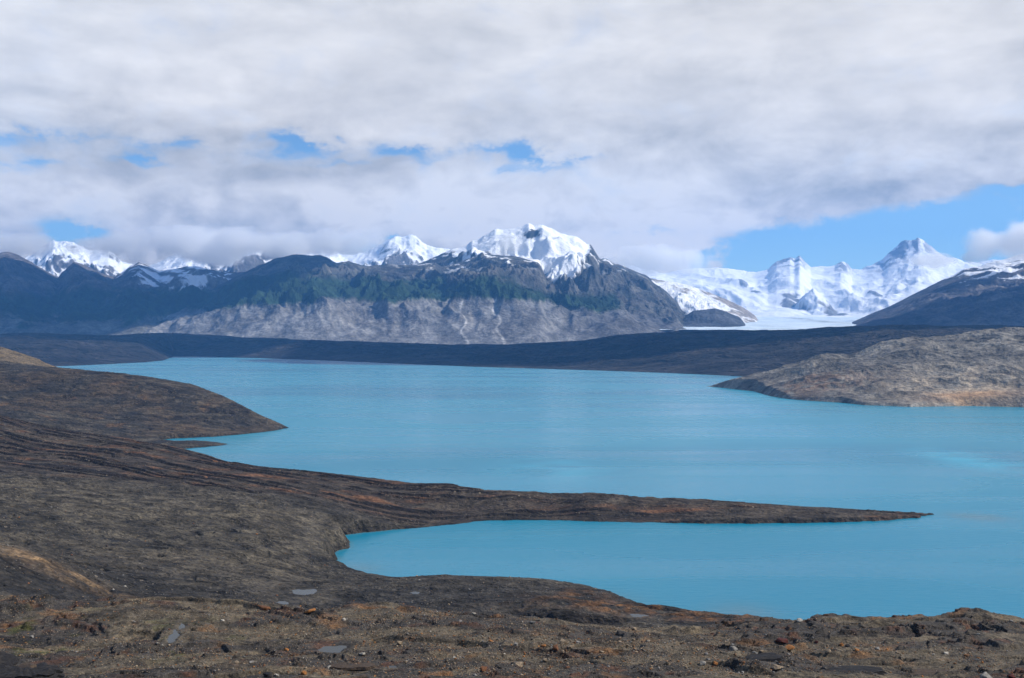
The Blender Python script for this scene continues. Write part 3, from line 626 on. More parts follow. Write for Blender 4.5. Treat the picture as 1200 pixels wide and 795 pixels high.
# ice field, glacier and white peaks behind the valley
us, ds, U, D, X = rng(690, 1240, 900, 10800, 25500, 420)
crest4 = [(690,318),(740,312),(780,318),(820,314),(850,317),(885,320),(900,318),(905,313),(910,308),(915,306),(920,304),(926,302),(931,304),(937,300),(940,303),(944,309),(950,314),(965,316),(978,314),(985,309),(990,309),(994,311),(998,316),(1010,314),(1020,311),(1035,305),(1041,298),(1050,292),(1060,287),(1068,284),(1076,281),(1083,285),(1093,289),(1105,296),(1130,304),(1180,306),(1240,300)]
z4, t4, r, r2 = massif(us, D, X, crest4, 23500, 17200, 430, 1.25, lam=2400, seed=431, crough=0.42, rug=0.75)
fl = 215+(D-11000)*0.036+fbm(X, D, 300, 4, 73)*5+ridged(X, D/3, 160, 4, 75)*8
z = np.where(D < 17200, fl, np.maximum(z4, fl-40))
z = lerp(z, smooth(z, 22), 0.62*sstep(t4, 1.0, 0.86))
# nunatak in the middle and small ones around
def cone(z, px, d, zt, rx, ry, seed):
    xx = (px-CX)*d/F; rr = np.sqrt(((X-xx)/rx)**2+((D-d)/ry)**2)+fbm(X, D, rx*0.7, 5, seed)*0.25
    return np.maximum(z, zt-(zt-250)*rr*1.0), rr
C = np.empty(X.shape+(3,), f4); C[:] = col(SNOW)
gx, gy = slope_of(X, D, z); sl = np.hypot(gx, gy)
rockm = sstep(sl+fbm(X, D, 350, 5, 77, .6)*0.6, 0.95, 1.35)*sstep(D, 19000, 21500)
pk = lambda c, w: np.exp(-((U-c)/w)**2)
rockm = np.clip(rockm*0.12+(pk(926, 18)*1.2+pk(1062, 34)*1.1+pk(988, 9)*0.9)*sstep(t4, 0.80, 0.9)*sstep(ridged(X, D/3, 300, 6, 79, .6), 0.36, 0.52), 0, 0.8)
paint(C, (0.11, 0.13, 0.17), rockm)
z, rr = cone(z, 953, 18800, z_at(338, 18800), 650, 1100, 81)
paint(C, (0.16, 0.16, 0.17), sstep(rr, 0.95, 0.85)*sstep(np.abs((U-953)/36)+fbm(X, D, 300, 5, 83)*0.9, 0.25, 0.55)*sstep(rr, 0.2, 0.4))
for px, py, d in ((871, 332, 21500), (887, 343, 20300), (1026, 344, 20300)):
    xx = (px-CX)*d/F; k = np.exp(-((X-xx)/130)**2-((D-d)/420)**2); z = z+k*90; paint(C, (0.17, 0.19, 0.23), sstep(k+fbm(X, D, 200, 5, 85)*.4, 0.5, 0.62)*0.85)
ice = sstep(D, 17600, 16600); paint(C, (0.62, 0.74, 0.80), ice*0.7); paint(C, (0.30, 0.43, 0.52), sstep(D, 19000, 17000)*sstep(ridged(X/5+wxs(X, D)*.2, D, 210, 5, 87), 0.55, 0.85)*0.7)
paint(C, (0.20, 0.21, 0.22), ice*np.exp(-((X-(962-CX)*14500/F-(D-14500)*0.06-wxs(X, D)*.4)/150)**2)*sstep(fbm(X/3, D, 300, 4, 89), -0.2, 0.1)*0.8*sstep(D, 12500, 13500))
grid_mesh('glacier', X, D, z, C, MS)

# tan moraine ridge and a small dark hill in the valley mouth
us, ds, U, D, X = rng(740, 900, 320, 12500, 16500, 120)
z, t, r, r2 = massif(us, D, X, [(740,322),(800,333),(810,335),(830,343),(850,350),(870,360),(884,369),(892,380),(900,392)], 15200, 13200, 250, 1.0, lam=500, seed=451, rug=.5)
C = np.empty(X.shape+(3,), f4); C[:] = col((0.30, 0.26, 0.22)); paint(C, SNOW, sstep(fbm(X, D, 400, 5, 91)*1.2+0.9*sstep(us, 885, 800)-t*1.3, -0.62, -0.35)); paint(C, (0.16, 0.15, 0.14), sstep(r2, .5, .7)*.3)
grid_mesh('moraine_ridge', X, D, z, C, MT)
us, ds, U, D, X = rng(770, 900, 260, 11200, 13400, 90)
z, t, r, r2 = massif(us, D, X, [(770,390),(800,372),(812,364),(838,361),(850,365),(860,369),(868,373),(872,378),(878,388),(900,396)], 12600, 11700, 200, .7, lam=400, seed=471, rug=.4)
C = np.empty(X.shape+(3,), f4); C[:] = col((0.06, 0.065, 0.075)); paint(C, (0.10, 0.10, 0.10), r2*.6)
grid_mesh('dark_hill', X, D, z, C, MT)

# snow streaked mountain on the right
us, ds, U, D, X = rng(940, 1620, 1000, 9300, 15500, 300)
crest5 = [(940,402),(975,392),(985,386),(1000,377),(1020,368),(1040,360),(1060,350),(1080,340),(1100,330),(1120,322),(1130,316),(1150,312),(1165,307),(1185,302),(1200,297),(1260,275),(1330,262),(1400,280),(1500,270),(1620,290)]
z, t, r, r2 = massif(us, D, X, crest5, 13800, 9900, 150, 0.95, lam=1500, seed=491, crough=0.10, rug=0.7)
gx, gy = slope_of(X, D, z)
C = np.empty(X.shape+(3,), f4); C[:] = col((0.075, 0.072, 0.078)); paint(C, (0.15, 0.13, 0.115), sstep(fbm(X, D, 500, 5, 93), -.1, .4)*0.8); paint(C, (0.20, 0.165, 0.13), sstep(z+fbm(X, D, 600, 4, 95)*200, 560, 420)*0.35*sstep(us, 1120, 1180))
sn = sstep(fbm(X+D*0.5, D, 330, 6, 97, .62)+0.55*sstep(z, 700, 1250), 0.30, 0.40)*sstep(z+fbm(X, D, 500, 4, 99)*250, 720, 850)
paint(C, SNOW, sn*0.95)
grid_mesh('right_mountain', X, D, z, C, MT)

# ground under and beyond everything
def base_ground():
    me = bpy.data.meshes.new('terrain'); s = 24500
    me.from_pydata([(-s, -2400, -42), (s+8000, -2400, -42), (s+8000, 30500, -42), (-s, 30500, -42)], [], [(0, 1, 2, 3)])
    a = me.color_attributes.new('Col', 'FLOAT_COLOR', 'POINT')
    for k in range(4): a.data[k].color = (0.09, 0.085, 0.075, 1)
    me.materials.append(MT); o = bpy.data.objects.new('terrain', me); COL.objects.link(o); o['kind'] = 'structure'
base_ground()

# ------------------------------------------------------------------ clouds
def cloud_volume(name, x, y, z, rx, ry, rz, dens, nscale, thr=0.45, seed=0.0, flat=0.0, soft=0.35):
    bm_ = icos(3); me = bpy.data.meshes.new(name)
    me.from_pydata([(v[0], v[1], v[2]) for v in bm_[0]], [], bm_[1])
    o = bpy.data.objects.new(name, me); COL.objects.link(o); o.location = (x, y, z); o.scale = (rx, ry, rz)
    o['kind'] = 'stuff'
    m = bpy.data.materials.new('cloud_vapour'); m.use_nodes = True; T = NT(m.node_tree); T.n.clear()
    out = T.new('ShaderNodeOutputMaterial'); pv = T.new('ShaderNodeVolumePrincipled')
    pv.inputs['Color'].default_value = (0.995, 0.997, 1.0, 1); pv.inputs['Anisotropy'].default_value = 0.25
    tc = T.new('ShaderNodeTexCoord'); ob = tc.outputs['Object']
    ln = T.new('ShaderNodeVectorMath', operation='LENGTH'); T.l.new(ob, ln.inputs[0])
    mp = T.new('ShaderNodeMapping'); T.l.new(ob, mp.inputs[0]); mp.inputs['Scale'].default_value = (rx/1000, ry/1000, rz/1000); mp.inputs['Location'].default_value = (seed, seed*0.7, seed*1.3)
    n = T.noise(mp.outputs[0], nscale, 6, 0.58, 0.2)
    v = T.m('SUBTRACT', T.m('ADD', T.m('MULTIPLY', T.m('SUBTRACT', n, 0.5), 2.6), T.m('SUBTRACT', 1.0, ln.outputs['Value'])), thr)
    d = T.ss(v, 0.0, soft, 0.0, dens)
    T.l.new(d, pv.inputs['Density']); T.l.new(pv.outputs[0], out.inputs['Volume'])
    me.materials.append(m); return o
def icos(sub):
    import bmesh
    b = bmesh.new(); bmesh.ops.create_icosphere(b, subdivisions=sub, radius=1.0)
    r_ = ([tuple(v.co) for v in b.verts], [tuple(v.index for v in f.verts) for f in b.faces]); b.free(); return r_
def cloud_at(px, py, d, hw, hh, dr, dens=0.006, ns=1.3, thr=0.3, seed=0.0, soft=0.35):
    return cloud_volume('cloud', (px-CX)*d/F, d, H-(py-HY)*d/F, hw*d/F, dr, hh*d/F, dens, ns, thr, seed, soft=soft)
cloud_at(1178, 283, 13000, 62, 34, 700, ns=1.6, seed=1.0, thr=0.25)
cloud_at(1085, 306, 14500, 42, 11, 400, dens=0.003, ns=2.0, seed=2.0, thr=0.2)
cloud_at(596, 288, 12800, 26, 16, 260, dens=0.004, ns=2.4, seed=3.0, thr=0.2)
cloud_at(240, 289, 16600, 165, 26, 600, dens=0.006, ns=1.5, seed=4.0, thr=0.05, soft=0.5)
cloud_at(5, 286, 16200, 80, 20, 600, dens=0.004, ns=1.6, seed=5.0, thr=0.15, soft=0.5)
cloud_at(385, 284, 17600, 75, 18, 600, dens=0.004, ns=1.6, seed=6.0, thr=0.12, soft=0.5)
cloud_at(768, 306, 16800, 75, 21, 500, dens=0.006, ns=1.8, seed=8.0, thr=0.1, soft=0.5)
SC.cycles.volume_step_rate = 1.0; SC.cycles.volume_max_steps = 64; SC.cycles.volume_bounces = 12; SC.cycles.max_bounces = 12
# unseen opaque clouds added above the view to shade the plateau and the side ranges
def shade_cloud(x, y, rx, ry, seed):
    us_ = np.linspace(0, 2*np.pi, 97)[:-1]; vs = []; fs = []
    rings = 14
    for j in range(rings+1):
        f_ = -math.cos(math.pi*j/rings)
        for a in us_:
            c_ = math.sqrt(max(0, 1-f_*f_)); w_ = 1+0.22*mnoise.noise(Vector((math.cos(a)*1.4+seed, math.sin(a)*1.4, 0)))+0.12*mnoise.noise(Vector((math.cos(a)*4+seed, math.sin(a)*4, f_)))
            k_ = c_**0.5
            b_ = 160*mnoise.noise(Vector((math.cos(a)*c_*5+seed, math.sin(a)*c_*5, f_*2)))
            vs.append((x+rx*w_*k_*math.cos(a), y+ry*w_*k_*math.sin(a), 7000+f_*(420 if f_ > 0 else 200)+b_*k_))
    n_ = len(us_)
    for j in range(rings):
        for i in range(n_): fs.append((j*n_+i, j*n_+(i+1) % n_, (j+1)*n_+(i+1) % n_, (j+1)*n_+i))
    me = bpy.data.meshes.new('shading_cloud'); me.from_pydata(vs, [], fs)
    me.polygons.foreach_set('use_smooth', np.ones(len(fs), bool))
    m = bpy.data.materials.get('shading_cloud_surface')
    if m is None:
        m = bpy.data.materials.new('shading_cloud_surface'); m.use_nodes = True; m.node_tree.nodes['Principled BSDF'].inputs['Base Color'].default_value = (0.9, 0.9, 0.9, 1); m.node_tree.nodes['Principled BSDF'].inputs['Roughness'].default_value = 1
    me.materials.append(m); o = bpy.data.objects.new('shading_cloud', me); COL.objects.link(o); o['kind'] = 'stuff'
def shade(x0, x1, y0, y1, seed):
    ox = 6800/math.tan(SUN_EL)*math.sin(SUN_AZ); oy = 6800/math.tan(SUN_EL)*math.cos(SUN_AZ)
    shade_cloud((x0+x1)/2+ox, (y0+y1)/2+oy, (x1-x0)/2, (y1-y0)/2, seed)
shade(-7000, 200, 7300, 9900, 1.0)
shade(-1500, 4900, 5250, 9300, 4.0)
shade(-8600, -3600, 9900, 15900, 2.0)
shade(3300, 6300, 9300, 11800, 3.0)

# ------------------------------------------------------------------ lake
def water_mat(name, deep, rough, waves, turbid=True):
    m = bpy.data.materials.new(name); m.use_nodes = True; T = NT(m.node_tree); B = T.n['Principled BSDF']
    tc = T.new('ShaderNodeTexCoord'); o = tc.outputs['Object']
    if turbid:
        at = T.new('ShaderNodeAttribute', attribute_name='Col'); c = at.outputs['Color']
        T.l.new(c, B.inputs['Base Color'])
    else: B.inputs['Base Color'].default_value = (*deep, 1)
    B.inputs['Roughness'].default_value = rough; B.inputs['IOR'].default_value = 1.33
    B.inputs['Specular IOR Level'].default_value = 0.4
    if waves:
        mp = T.new('ShaderNodeMapping'); T.l.new(o, mp.inputs[0]); mp.inputs['Rotation'].default_value = (0, 0, 0.55); mp.inputs['Scale'].default_value = (0.45, 1.5, 1)
        a = T.noise(mp.outputs[0], 0.16, 4, 0.55, 0.5); b = T.noise(mp.outputs[0], 0.9, 3, 0.5, 0.3)
        h = T.m('ADD', T.m('MULTIPLY', a, 1.3), T.m('MULTIPLY', b, 0.22))
        bp = T.new('ShaderNodeBump'); bp.inputs['Strength'].default_value = 1.0; bp.inputs['Distance'].default_value = 0.6
        mp2 = T.new('ShaderNodeMapping'); T.l.new(o, mp2.inputs[0]); mp2.inputs['Rotation'].default_value = (0, 0, 0.2); mp2.inputs['Scale'].default_value = (0.35, 1.6, 1)
        bd = T.noise(mp2.outputs[0], 0.0035, 5, 0.55, 0.6); T.l.new(T.ss(bd, 0.38, 0.62, 0.45, 0.65), bp.inputs['Strength']); T.l.new(T.ss(bd, 0.38, 0.62, 0.22, 0.30), B.inputs['Roughness'])
        lp = T.new('ShaderNodeSeparateXYZ'); T.l.new(o, lp.inputs[0]); T.l.new(T.m('MULTIPLY', h, T.ss(lp.outputs[1], 800, 2600, 1.0, 0.035)), bp.inputs['Height']); T.l.new(bp.outputs[0], B.inputs['Normal'])
    return m
us = np.linspace(-700, 1900, 1300); ds = np.concatenate([np.geomspace(420, 12500, 520)])
U, D = np.meshgrid(us, ds); X = (U-CX)*D/F
C = np.empty(X.shape+(3,), f4); C[:] = col((0.006, 0.20, 0.30))
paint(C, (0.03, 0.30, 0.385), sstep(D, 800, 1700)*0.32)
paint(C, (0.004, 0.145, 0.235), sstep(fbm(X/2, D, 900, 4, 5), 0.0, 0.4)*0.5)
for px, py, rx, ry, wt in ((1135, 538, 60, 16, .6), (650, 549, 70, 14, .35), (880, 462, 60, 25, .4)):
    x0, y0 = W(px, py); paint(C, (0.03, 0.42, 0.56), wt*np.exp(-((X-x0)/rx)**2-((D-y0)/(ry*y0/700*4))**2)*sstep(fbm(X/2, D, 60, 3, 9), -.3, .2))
sA = up(lambda x, y: sdist(COAST_A, x, y), us, ds, 2)
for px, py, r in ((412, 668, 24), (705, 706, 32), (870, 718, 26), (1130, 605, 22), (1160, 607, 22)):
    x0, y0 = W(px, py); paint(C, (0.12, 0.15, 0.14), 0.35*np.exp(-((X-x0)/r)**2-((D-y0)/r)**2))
paint(C, (0.10, 0.20, 0.22), sstep(-sA, 7, 0)*0.45*(D < 1000))
z = X*0
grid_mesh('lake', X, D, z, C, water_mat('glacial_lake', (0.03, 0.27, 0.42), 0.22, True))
MAT_POOL = water_mat('still_water', (0.03, 0.035, 0.035), 0.06, False, False)
for name, x, y, rx, ry, tn, lev in pool_data:
    me = bpy.data.meshes.new(name); n = 40; c, s = math.cos(tn), math.sin(tn)
    R = 1.75
    vs = [(0, 0, 0)]+[(R*rx*math.cos(a)*c-R*ry*math.sin(a)*s, R*rx*math.cos(a)*s+R*ry*math.sin(a)*c, 0) for a in [k*2*math.pi/n for k in range(n)]]
    me.from_pydata(vs, [], [(0, 1+k, 1+(k+1) % n) for k in range(n)]); me.materials.append(MAT_POOL)
    o = bpy.data.objects.new(name, me); o.location = (x, y, lev); COL.objects.link(o); o['kind'] = 'structure'

# ------------------------------------------------------------------ stones, boulders, slabs
import bmesh
RND = random.Random(7)
STONE_COL = {'tan': (0.25, 0.185, 0.12), 'orange': (0.30, 0.125, 0.038), 'rust brown': (0.15, 0.065, 0.03), 'pale grey': (0.22, 0.20, 0.175),
             'grey': (0.15, 0.145, 0.135), 'dark': (0.022, 0.02, 0.02), 'whitish': (0.36, 0.32, 0.26), 'dark red': (0.085, 0.024, 0.018), 'brown': (0.075, 0.052, 0.036)}
def stone_mat(kind):
    nm = kind.replace(' ', '_')+'_stone'; m = bpy.data.materials.get(nm)
    if m: return m
    m = bpy.data.materials.new(nm); m.use_nodes = True; T = NT(m.node_tree); B = T.n['Principled BSDF']
    tc = T.new('ShaderNodeTexCoord'); c = STONE_COL[kind]
    gm = T.new('ShaderNodeNewGeometry')
    n = T.noise(gm.outputs['Position'], 3.0, 5, 0.65); n2 = T.noise(gm.outputs['Position'], 0.9, 4, 0.6)
    cc = T.mix(T.ss(n, 0.35, 0.65), tuple(q*0.55 for q in c), tuple(min(q*1.25, 0.6) for q in c))
    cc = T.mix(T.ss(n2, 0.52, 0.68, 0, 0.6), cc, (0.045, 0.038, 0.032))
    T.l.new(cc, B.inputs['Base Color']); B.inputs['Roughness'].default_value = 0.93; B.inputs['Specular IOR Level'].default_value = 0.2
    bp = T.new('ShaderNodeBump'); bp.inputs['Strength'].default_value = 0.6; bp.inputs['Distance'].default_value = 0.08
    T.l.new(n, bp.inputs['Height']); T.l.new(bp.outputs[0], B.inputs['Normal'])
    return m
def stone_shape(seed, npts=16, flat=0.7, strata=0.0, sub=1):
    R = random.Random(seed); b = bmesh.new()
    for _ in range(npts):
        v = Vector((R.gauss(0, 1), R.gauss(0, 1), R.gauss(0, 1))).normalized()
        v = Vector([math.copysign(abs(q)**0.75, q) for q in v])*R.uniform(0.75, 1.05)
        b.verts.new((v.x*0.5, v.y*0.42*R.uniform(.9, 1.1), v.z*0.42*flat))
    res = bmesh.ops.convex_hull(b, input=b.verts)
    bmesh.ops.delete(b, geom=list({g for g in list(res['geom_interior'])+list(res['geom_unused']) if isinstance(g, bmesh.types.BMVert)}), context='VERTS')
    bmesh.ops.bevel(b, geom=list(b.edges), offset=0.03, segments=1, affect='EDGES', profile=0.6)
    if sub:
        bmesh.ops.subdivide_edges(b, edges=[e for e in b.edges if e.calc_length() > 0.12], cuts=sub, use_grid_fill=True)
        for v in b.verts: v.co += v.co.normalized()*0.035*mnoise.noise(v.co*5+Vector((seed, 0, 0)))
    bmesh.ops.recalc_face_normals(b, faces=b.faces)
    me = bpy.data.meshes.new('stone'); b.to_mesh(me); b.free(); return me
SHAPES = [stone_shape(100+k, 12+k % 6, 0.55+0.08*(k % 5)) for k in range(12)]
mesh_cache = {}
def stone_mesh(k, kind):
    key = (k, kind)
    if key not in mesh_cache:
        me = SHAPES[k].copy(); me.materials.clear(); me.materials.append(stone_mat(kind)); mesh_cache[key] = me
    return mesh_cache[key]
def put_stone(name, kind, xyz, w, label, cat, group=None, k=None, hz=1.0, deep=1.0):
    k = RND.randrange(len(SHAPES)) if k is None else k
    o = bpy.data.objects.new(name, stone_mesh(k, kind)); COL.objects.link(o)
    o.scale = (w, w*deep, w*hz); o.rotation_euler = (RND.uniform(-.25, .25), RND.uniform(-.25, .25), RND.uniform(0, 6.28) if deep == 1.0 else RND.uniform(-.2, .2))
    o.location = (xyz[0], xyz[1], xyz[2]+w*hz*0.13)
    o['label'] = label; o['category'] = cat
    if group: o['group'] = group
    return o
BOULDERS = [  # px, py (base), width px, kind, label, height
 (937,729,8,'whitish','whitish boulder alone on the skyline of the near slope, right against the bay',1.1),
 (859,762,11,'pale grey','pale grey boulder in the middle of the right gravel slope, beside a tan one',.9),
 (852,756,7,'tan','tan stone touching the back of the pale grey boulder on the right gravel slope',1),
 (743,739,9,'tan','rounded tan boulder on the crest just below the small pond at the bay',.9),
 (823,779,8,'whitish','whitish boulder with a dark hollow beside it, low on the slope right of centre',1),
 (783,779,6,'tan','upright tan stone left of the whitish boulder low on the slope',1.2),
 (885,766,8,'grey','grey boulder at the upper edge of the dark bare slab',.8),
 (912,784,13,'tan','broad flat tan boulder below the dark bare slab on the right slope',.6),
 (925,760,12,'orange','orange flat rock just in front of the dark red outcrop',.55),
 (917,753,19,'dark red','dark red rock outcrop on the right gravel slope below the skyline',.55),
 (838,778,7,'orange','orange red stone right of the whitish boulder low on the slope',.8),
 (652,761,9,'rust brown','rust brown angular boulder in the gravel below the dark mound',1.1),
 (661,755,10,'tan','pointed tan boulder behind the rust brown one below the dark mound',.9),
 (668,759,6,'tan','small tan stone right of the rust brown boulder below the dark mound',1),
 (605,757,7,'pale grey','pale grey stone left of the rust brown boulder in the gravel',1),
 (567,786,10,'rust brown','rust brown boulder near the bottom edge, left of centre',1),
 (607,780,14,'tan','widest tan boulder near the bottom edge, right of a rust brown one',.6),
 (665,784,9,'rust brown','low rust brown rock near the bottom edge, between gravel patches',.7),
 (639,775,8,'tan','tan boulder midway between two rust brown rocks near the bottom',.8),
 (637,758,7,'orange','orange stone left of the rust brown angular boulder',.8),
 (555,720,4.5,'whitish','small whitish stone on the crest at the foot of the dark mound',1),
 (624,731,7,'grey','grey boulder on the gravel crest in front of the dark mound hollow',1),
 (637,731,6,'tan','tan boulder on the gravel crest right of a grey one',1.1),
 (356,790,7,'orange','bright orange round stone near the bottom edge, below the large puddle',1.1),
 (313,793,12,'dark','dark boulder at the bottom edge left of the bright orange stone',.9),
 (325,792,7,'whitish','whitish stone leaning on the dark boulder at the bottom edge',.7),
 (425,767,7,'whitish','whitish stone at the right end of the large puddle',.8),
 (385,783,6,'whitish','small whitish stone in front of the long brown slab',.6),
 (294,777,7,'pale grey','pale grey stone on the lower left gravel, right of a tan one',.6),
 (277,777,6,'tan','tan stone on the lower left gravel, left of a pale grey one',.7),
 (261,728,4.5,'whitish','small whitish stone behind the stream pool on the left slope',.9),
 (363,717,13,'orange','orange rust rock on the crest, below the ponds in the hollow',.5),
 (311,714,17,'rust brown','broad rust brown rock on the crest at the left of the ponds',.5),
 (403,727,6,'whitish','whitish stone behind the large puddle on the crest slope',.8),
 (469,755,8,'tan','tan boulder on the slope right of the large puddle',.8),
 (986,757,6.5,'orange','round orange stone beside a dark one on the right slope',1),
 (993,758,6,'dark','dark round stone touching the right of an orange one',1),
 (970,764,8,'tan','yellowish tan boulder in the stone row at the left end of the dark slab',.8),
 (1004,763,7,'orange','orange boulder in the stone row behind the dark slab',.8),
 (1029,761,7,'pale grey','pale grey stone in the row behind the dark slab',.7),
 (1051,766,6,'tan','tan stone in the row behind the dark slab, right of the pale grey one',.9),
 (1109,767,6,'whitish','whitish stone behind the right end of the dark slab',1),
 (1094,768,4.5,'whitish','smallest whitish stone behind the middle of the dark slab',.9),
 (957,753,5,'dark red','small red stone at the left of the stone row on the right slope',.8),
 (1132,769,6,'orange','orange stone right of the dark slab near the right edge',.8),
 (1147,744,5,'whitish','small whitish stone high on the rounded knoll at the right',.7),
 (1185,794,10,'dark red','dark red rock in the bottom right corner',.8),
 (955,727,5,'dark','dark stone on the skyline right of the whitish boulder',.9),
 (1185,729,6,'pale grey','pale grey stone on the skyline at the right end of the knoll',.8),
 (1139,723,4,'dark','dark stone on the top of the rounded knoll at the right',.9),
 (1158,800,17,'pale grey','large pale grey boulder at the bottom edge near the right corner',1.3),
 (4,781,34,'dark','squared dark block at the left edge, on the dark outcrop',.8),
 (52,789,26,'dark','dark block at the right end of the bottom left outcrop',.7),
 (28,788,26,'brown','big brown boulder in the dark outcrop of the bottom left corner',.7),
 (705,765,6,'tan','tan stone on bare gravel, below and left of the rounded tan boulder',.9),
 (527,760,6,'tan','tan stone at the left edge of the orange tinted gravel',.9),
 (575,752,6,'orange','orange stone behind the orange tinted gravel patch',.8),
 (760,752,5,'whitish','small whitish stone between the rounded tan boulder and the pale grey boulder',.8),
]
for px, py, wp, kind, label, hz in BOULDERS:
    h_ = hit(px, py, 140, 300)
    if h_ is None:
        h_ = hit(px, py+3, 140, 300)
        if h_ is None: continue
    put_stone('boulder' if wp >= 7 else 'stone', kind, h_, wp*h_[1]/F*1.25, label, 'boulder' if wp >= 7 else 'stone', 'boulders and stones on the near slope', hz=hz)

def slab(px, py, wpx, dm, hm, kind, label, seed, turn=0.0, name='rock_slab'):
    """low bedrock block with broken edges and layered sides"""
    h_ = hit(px, py, 140, 300)
    if h_ is None: return
    w = wpx*h_[1]/F; b = bmesh.new(); n = 64; rings = 9; R = []
    for j in range(rings):
        f_ = j/(rings-1)                         # 0 foot .. 1 top centre
        row = []
        for i in range(n):
            a = i*2*math.pi/n; q = Vector((math.cos(a)*1.3+seed, math.sin(a)*1.3, seed*.37))
            e = 1+0.28*mnoise.noise(q)+0.12*mnoise.noise(q*3.1)+0.05*mnoise.noise(q*9)
            if j < 5: rr = 1.04-0.02*j-(0.06 if j % 2 else 0.0); zz = -0.5+1.5*j/5
            else: rr = 0.93*(1-(j-4)/(rings-4.0))+0.02; zz = 1.0+0.05*(j-5)
            sx = math.copysign(abs(math.cos(a))**0.8, math.cos(a)); sy = math.copysign(abs(math.sin(a))**0.8, math.sin(a))
            x = sx*w/2*rr*e; y = sy*dm/2*rr*e
            t_ = mnoise.noise(Vector((x*0.5+seed, y*0.5, 0)))*0.35+0.2*mnoise.noise(Vector((x*1.6, y*1.6, seed)))
            row.append(b.verts.new((x, y, hm*(zz*(0.75+0.5*(x/w))+t_*(1 if j > 0 else 0)))))
        R.append(row)
    for j in range(rings-1):
        for i in range(n): b.faces.new((R[j][i], R[j][(i+1) % n], R[j+1][(i+1) % n], R[j+1][i]))
    b.faces.new(R[-1])
    me = bpy.data.meshes.new(name); b.to_mesh(me); b.free()
    me.materials.append(stone_mat(kind)); o = bpy.data.objects.new(name, me); COL.objects.link(o)
    o.location = (h_[0], h_[1], h_[2]-0.05); o.rotation_euler = (-0.15, 0, turn); o['label'] = label; o['category'] = 'rock slab'
slab(412, 781, 56, 5, 0.35, 'brown', 'long brown rock slab with a dark undercut edge, in front of the large puddle', 1.3, -0.05)
slab(22, 792, 92, 9, 1.3, 'dark', 'dark blocky outcrop filling the bottom left corner', 2.7, -0.2)
slab(1075, 790, 84, 8, 0.4, 'brown', 'wide brownish slab at the bottom right, largest bare rock there', 7.7, 0.1)
slab(1000, 785, 70, 7, 0.35, 'dark', 'dark grey slab left of the wide brownish one at the bottom right', 8.8, 0.0)
slab(895, 770, 44, 6, 0.35, 'dark', 'dark bare slab tilted in the gravel of the right slope', 9.9, 0.3)

def zone_w(px, py):
    """how stony the near slope is there"""
    w = 0.10+0.0*px
    for cx_, cy_, rx, ry, a in [(620,762,100,26,1.0),(480,722,50,9,.9),(560,775,60,14,.8),(840,765,90,26,.8),(330,735,70,14,.5),(450,750,60,20,.6),(250,775,110,16,.55),(150,760,70,14,.45),(900,785,70,14,.8),(1040,762,90,8,.6),(1150,780,50,12,.5),(720,745,50,14,.4),(270,716,60,7,.5)]:
        w = w+a*np.exp(-((px-cx_)/rx)**2-((py-cy_)/ry)**2)
    return w
NR = np.random.default_rng(5)
def scatter(n, d0, d1, seed, px0=-150, px1=1350, zoned=True):
    g = np.random.default_rng(seed); out = []
    tot = 0
    while tot < n:
        m = n*3; u = g.uniform(px0, px1, m); d = d0+(d1-d0)*g.uniform(0, 1, m)**0.9; x = (u-CX)*d/F
        z = heights(x, d); py = HY+(H-z)*F/d
        if zoned: p = np.clip(zone_w(u, py), 0, 1)*(0.35+1.3*sstep(fbm(x, d, 7, 3, 701), -0.1, 0.4))
        else: p = 0.3+0.9*sstep(fbm(x, d, 60, 4, 703), -0.1, 0.4)
        ok = (g.uniform(0, 1, m) < p) & (z > 1.0)
        for (nm, qx, qy, rx, ry, tn, lev) in pool_data: ok &= ~((np.hypot((x-qx)/rx, (d-qy)/ry) < 1.3))
        out.append(np.stack([x[ok], d[ok], z[ok], u[ok], py[ok]], 1)); tot += ok.sum()
    return np.concatenate(out)[:n]
pts = scatter(225, 160, 228, 11, 5, 1195)
sizes = np.sort(NR.pareto(3.2, 225))[::-1]*0.55+0.42
zones = [(0, 220, 'on the leftmost part of the near slope'), (220, 440, 'around the large puddle and the stream'), (440, 560, 'between the large puddle and the orange tinted gravel'),
         (560, 720, 'in the gravel below the dark mound'), (720, 880, 'on the gravel right of centre'), (880, 1040, 'on the gravel around the dark red outcrop'), (1040, 1210, 'on the rocky slope at the right edge')]
for i in range(225):
    x, y, z, u, py = pts[i]; kind = RND.choices(['tan', 'pale grey', 'grey', 'orange', 'rust brown', 'whitish', 'dark'], [38, 15, 14, 9, 9, 6, 9])[0]
    w = float(min(sizes[NR.integers(0, 225)], 1.2))
    zn = [q for q in zones if q[0] <= u < q[1]] or [zones[-1]]
    size = 'larger' if w > 0.6 else 'small'
    put_stone('stone', kind, (x, y, z), w, f'{size} {kind} stone {zn[0][2]}', 'stone', f'{size} {kind} stones {zn[0][2]}', hz=RND.uniform(.6, 1.1))

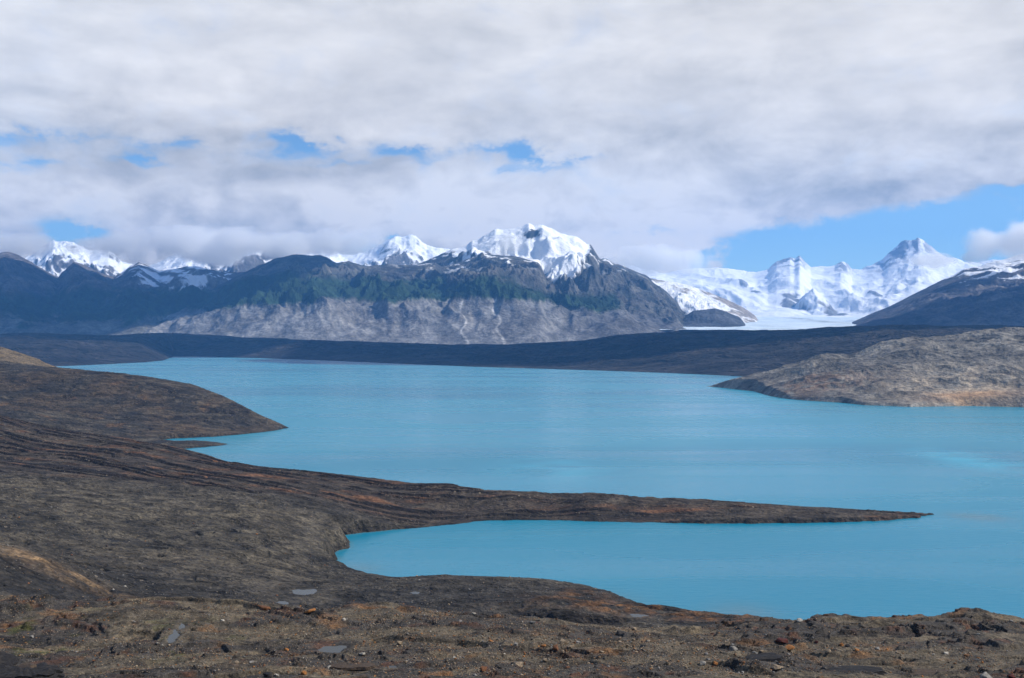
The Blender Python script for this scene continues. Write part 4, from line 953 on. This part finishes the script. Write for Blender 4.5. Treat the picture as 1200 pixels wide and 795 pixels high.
def pebble_mesh(name, P, size, colors, probs, seed, matname):
    g = np.random.default_rng(seed); n = len(P)
    base = np.array([(1,0,0),(0.3,0.95,0),(-0.9,0.4,0),(-0.6,-0.8,0),(0.5,-0.85,0),(0.1,0.1,0.75),(0,0,-0.5)], f4)
    V = base[None]*(1+g.uniform(-.35, .35, (n, 7, 3)))
    a = g.uniform(0, 6.28, n); c, s = np.cos(a)[:, None], np.sin(a)[:, None]
    V = np.stack([V[..., 0]*c-V[..., 1]*s, V[..., 0]*s+V[..., 1]*c, V[..., 2]], -1)*(size[:, None, None]/2)
    V[..., 2] *= g.uniform(.6, 1.2, n)[:, None]
    V += P[:, None, :3]; V[..., 2] += size[:, None]*0.10
    top = [(0,1,5),(1,2,5),(2,3,5),(3,4,5),(4,0,5),(1,0,6),(2,1,6),(3,2,6),(4,3,6),(0,4,6)]
    Fc = (np.array(top)[None]+np.arange(n)[:, None, None]*7).reshape(-1, 3)
    me = bpy.data.meshes.new(name); me.vertices.add(n*7); me.vertices.foreach_set('co', V.astype(f4).reshape(-1))
    me.loops.add(len(Fc)*3); me.loops.foreach_set('vertex_index', Fc.reshape(-1).astype(np.int32))
    me.polygons.add(len(Fc)); me.polygons.foreach_set('loop_start', (np.arange(len(Fc))*3).astype(np.int32)); me.update(calc_edges=True)
    at = me.color_attributes.new('Col', 'FLOAT_COLOR', 'POINT')
    cc = np.array(colors)[g.choice(len(colors), n, p=np.array(probs)/sum(probs))]*g.uniform(.6, 1.25, (n, 1))
    C4 = np.ones((n, 7, 4), f4); C4[..., :3] = cc[:, None]; at.data.foreach_set('color', C4.reshape(-1))
    m = bpy.data.materials.get(matname)
    if m is None:
        m = bpy.data.materials.new(matname); m.use_nodes = True; T = NT(m.node_tree); B = T.n['Principled BSDF']
        aa = T.new('ShaderNodeAttribute', attribute_name='Col'); gm = T.new('ShaderNodeNewGeometry'); k = T.ss(T.noise(gm.outputs['Position'], 6, 3), .3, .7, .7, 1.3)
        T.l.new(T.mix(1.0, aa.outputs['Color'], T.xyz(k, k, k), 'MULTIPLY'), B.inputs['Base Color']); B.inputs['Roughness'].default_value = .95
        B.inputs['Specular IOR Level'].default_value = 0.2
    me.materials.append(m); o = bpy.data.objects.new(name, me); COL.objects.link(o); o['kind'] = 'stuff'
pc = [STONE_COL[k] for k in ('tan', 'orange', 'rust brown', 'pale grey', 'grey', 'dark', 'whitish', 'brown')]
Pn = scatter(60000, 158, 245, 21)
pebble_mesh('gravel', Pn, (0.15+NR.pareto(2.8, len(Pn))*0.10).clip(0, .62), pc, [42, 7, 8, 8, 12, 14, 2, 12], 31, 'gravel_stones')
Pf = scatter(15000, 430, 1350, 23, -150, 800, zoned=False)
pebble_mesh('rubble', Pf, (0.45+NR.pareto(2.6, len(Pf))*0.28).clip(0, 2.2), pc, [16, 2, 5, 8, 16, 30, 2, 20], 37, 'gravel_stones')
